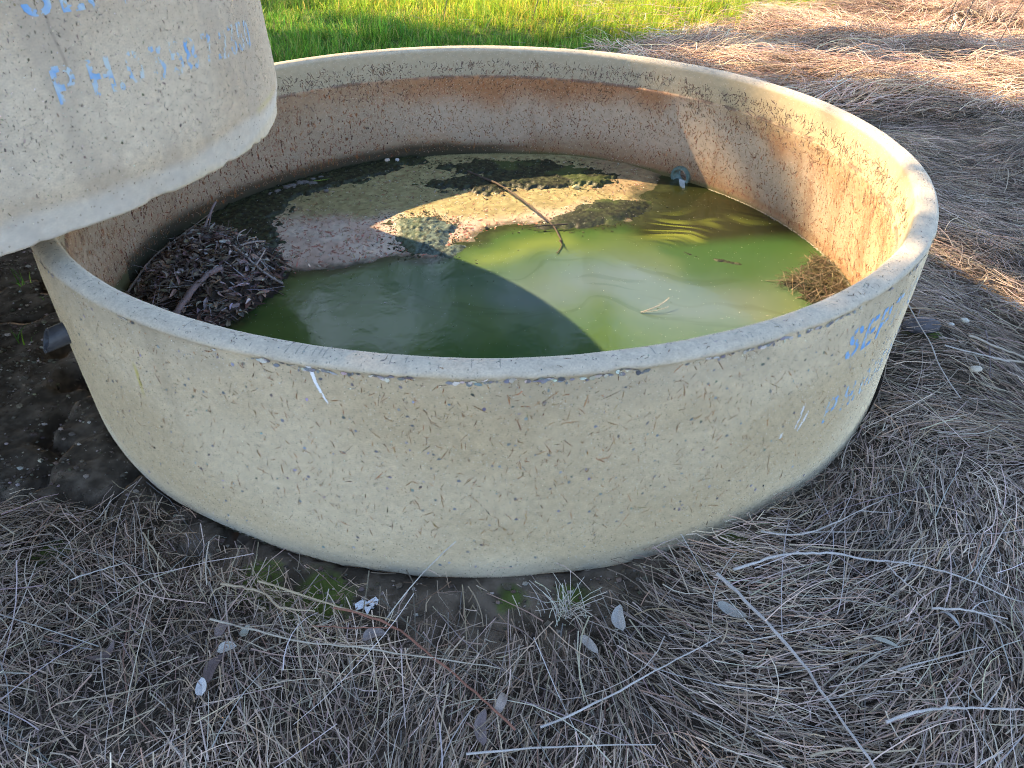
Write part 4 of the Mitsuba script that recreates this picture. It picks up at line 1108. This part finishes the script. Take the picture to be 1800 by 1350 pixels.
# pale straw tuft in front, dead stalks behind
n = 60; a = rng.uniform(0, 6.28, n); le = rng.uniform(.1, .9, n); L = rng.uniform(.06, .13, n); t = np.linspace(0, 1, 4)
P3 = np.array([.159, -1.70, float(ground_z(.159, -1.70)) + .03]) + np.stack([np.cos(a)[:, None] * (le * L)[:, None] * t ** 1.5, np.sin(a)[:, None] * (le * L)[:, None] * t ** 1.5, L[:, None] * .75 * t * (1 - .35 * t)], -1) + np.c_[rng.normal(0, .02, n), rng.normal(0, .012, n), np.zeros(n)][:, None]
v, f = tubes(P3, np.tile(np.linspace(.0012, .0007, 4), (n, 1)))
put('dead_tuft', (v, f), 'm_straw', color=vc([(.50, .47, .40), (.44, .40, .34)], n, 12, .12))
tag('dead_tuft', 'pale bleached grass tuft in front of the trough foot', 'grass tuft')
for i, (x, y, h, dx, lab) in enumerate([(4.361, 4.49, .50, .08, 'leftmost dark dead stalk standing at upper right'), (4.427, 4.336, .75, .10, 'tall straight dead stalk beside the leftmost one at upper right'), (4.60, 4.0, .70, .16, 'leaning dead stalk among the group at upper right'),
                                         (4.85, 3.95, .42, .20, 'short bent dead stalk at the right edge'), (2.30, 5.1, .35, .16, 'dead stalk at the edge of the green grass'), (-.45, 6.2, .55, .16, 'thin dead stalk rising from the green grass left of centre'), (.55, 6.0, .55, .2, 'thin leaning dead stalk in the grass behind the trough'), (.75, 6.3, .6, .05, 'upright thin dead stalk in the grass behind the trough')]):
    z0 = float(ground_z(x, y))
    stick('dead_stalk', [(x, y, z0), (x + dx * .35, y, z0 + h * .4), (x + dx, y + .03, z0 + h)], .0055, .0025, (.20, .15, .11), lab, 'stalk', forks=[[(x + dx * .5, y, z0 + h * .55), (x + dx * .5 + .05, y, z0 + h * .72), (x + dx * .5 + .07, y, z0 + h * .85)]], n=9)
# bleached stems leaning over the far rim
n = 46; x = rng.normal(1.75, .22, n); y = rng.normal(4.0, .16, n); L = rng.uniform(.3, .62, n); a = rng.normal(.42, .16, n)
P3 = np.stack([x[:, None] + (L * np.cos(a))[:, None] * t, y[:, None] + (L * .3 * rng.normal(0, .5, n))[:, None] * t, (ground_z(x, y) + .03)[:, None] + (L * np.sin(a))[:, None] * t * (1.25 - .35 * t)], -1)
v, f = tubes(P3, np.tile(np.linspace(.0028, .0014, 4), (n, 1)))
put('dead_tuft', (v, f), 'm_straw', color=vc([(.44, .37, .28), (.38, .31, .24)], n, 12, .15))
tag('dead_tuft_001', 'leaning fan of long bleached stems behind the far rim', 'grass tuft')

# ------------------------------------------------------------------ the gum tree out of frame with leaf clumps shaped to cast shade outside LIT
LIT = [  # lit patches of ground: centre, radii, turn (degrees); the trough's pool of light first
    (.67, -.45, 1.62, 1.62, 0), (-2.2, 6.6, .7, .5, 30), (-1.75, 5.75, .75, .24, -25), (-.6, 7.2, 1.2, .7, 0), (.6, 6.9, 1.9, 1.3, 0), (2.4, 6.6, 1.8, 1.5, 20), (5.0, 6.6, 2.8, 2.0, 0), (3.3, 5.5, 1.2, .6, -10),
    (2.7, 3.4, .95, .42, -22), (3.95, 2.75, .9, .30, -20), (3.9, 3.5, .9, .26, -10), (5.2, 3.1, 1.1, .55, -20), (-3.6, 6.6, .7, .3, 20), (2.2, -.27, .20, .12, 20)]
DARK = [(1.50, .84, .28, .07, -50), (4.4, 4.2, 1.0, .24, -8), (2.2, 4.55, .9, .3, -5)]


def lit_at(x, y):
    o = np.full(np.shape(x), -9.0)
    for L_, sgn in ((LIT, 1), (DARK, -1)):
        for cx, cy, a, b, r in L_:
            c_, s_ = math.cos(math.radians(r)), math.sin(math.radians(r)); X_ = (x - cx) * c_ + (y - cy) * s_; Y_ = -(x - cx) * s_ + (y - cy) * c_
            e = (1 - np.hypot(X_ / a, Y_ / b)) * min(a, b)
            o = np.maximum(o, e) if sgn > 0 else np.minimum(o, -e)
    return np.minimum(o, y + 1.58)


gxs, gys = np.meshgrid(np.arange(-6, 9, .24), np.arange(-4.2, 9.5, .24), indexing='ij')
gp = np.c_[gxs.ravel(), gys.ravel()] + rng.uniform(-.11, .11, (gxs.size, 2))
gp = gp[lit_at(gp[:, 0], gp[:, 1]) < -.08]
hh = rng.uniform(6.0, 9.5, len(gp)) / SUN[2]
cc = np.c_[gp, np.zeros(len(gp))] + SUN * hh[:, None]
cc = np.vstack([cc, np.array([[x_, y_, 0] for x_, y_ in ((1.58, .50), (1.66, .42))]) + SUN * 23.0])  # extra clumps added far up the sun ray for soft wall dapples
NL = 56
off = rng.normal(0, .10, (len(cc), NL, 3))
pos = (cc[:, None] + off).reshape(-1, 3); n = len(pos)
a = rng.uniform(0, 6.28, n); dn = rng.uniform(-1.2, .2, n); L = rng.uniform(.14, .25, n); W_ = rng.uniform(.05, .09, n)
ld = np.stack([np.cos(a) * np.cos(dn), np.sin(a) * np.cos(dn), np.sin(dn)], -1); sdv = np.cross(ld, rng.normal(0, 1, (n, 3))); sdv /= np.linalg.norm(sdv, axis=1, keepdims=True)
lvv = np.stack([pos - ld * L[:, None] / 2, pos + sdv * W_[:, None] / 2, pos + ld * L[:, None] / 2, pos - sdv * W_[:, None] / 2], 1).reshape(-1, 3)
lff = (np.array([[0, 1, 2], [0, 2, 3]])[None] + (np.arange(n) * 4)[:, None, None]).reshape(-1, 3)
GT = 'gum_tree'
put('crown', (lvv, lff), 'm_gumleaf', GT)
base = np.array([-13.0, 3.2]); top = cc.mean(0)
tr = [(base[0], base[1], -.2), (base[0] + .2, base[1] + .3, 2.0), (base[0] + .9, base[1] + 1.3, 4.2), (base[0] + 1.8, base[1] + 2.6, 6.2)]
s = spline(np.array(tr), 16); v, f = tubes(s[None], np.linspace(.42, .22, 16)[None], 12)
lim = [(v, f)]
put('trunk', (v, f), 'm_bark', GT, smooth=True)
lb = []
for k in range(400):
    e = cc[rng.integers(len(cc))]; s0 = s[rng.integers(9, 16)]
    path = spline(np.array([s0, (s0 + e) / 2 + [0, 0, .6], e]), 12)
    foot = path - SUN * (path[:, 2] / SUN[2])[:, None]
    if len(lb) < 26 and lit_at(foot[:, 0], foot[:, 1]).max() < -.12:
        lb.append(tubes(path[None], np.linspace(.10, .015, 12)[None], 6))
v, f, _ = join(lb)
put('limbs', (v, f), 'm_bark', GT, smooth=True)
tag(GT, 'gum tree outside the view with its crown shaped to cast shade on the straw', 'tree')
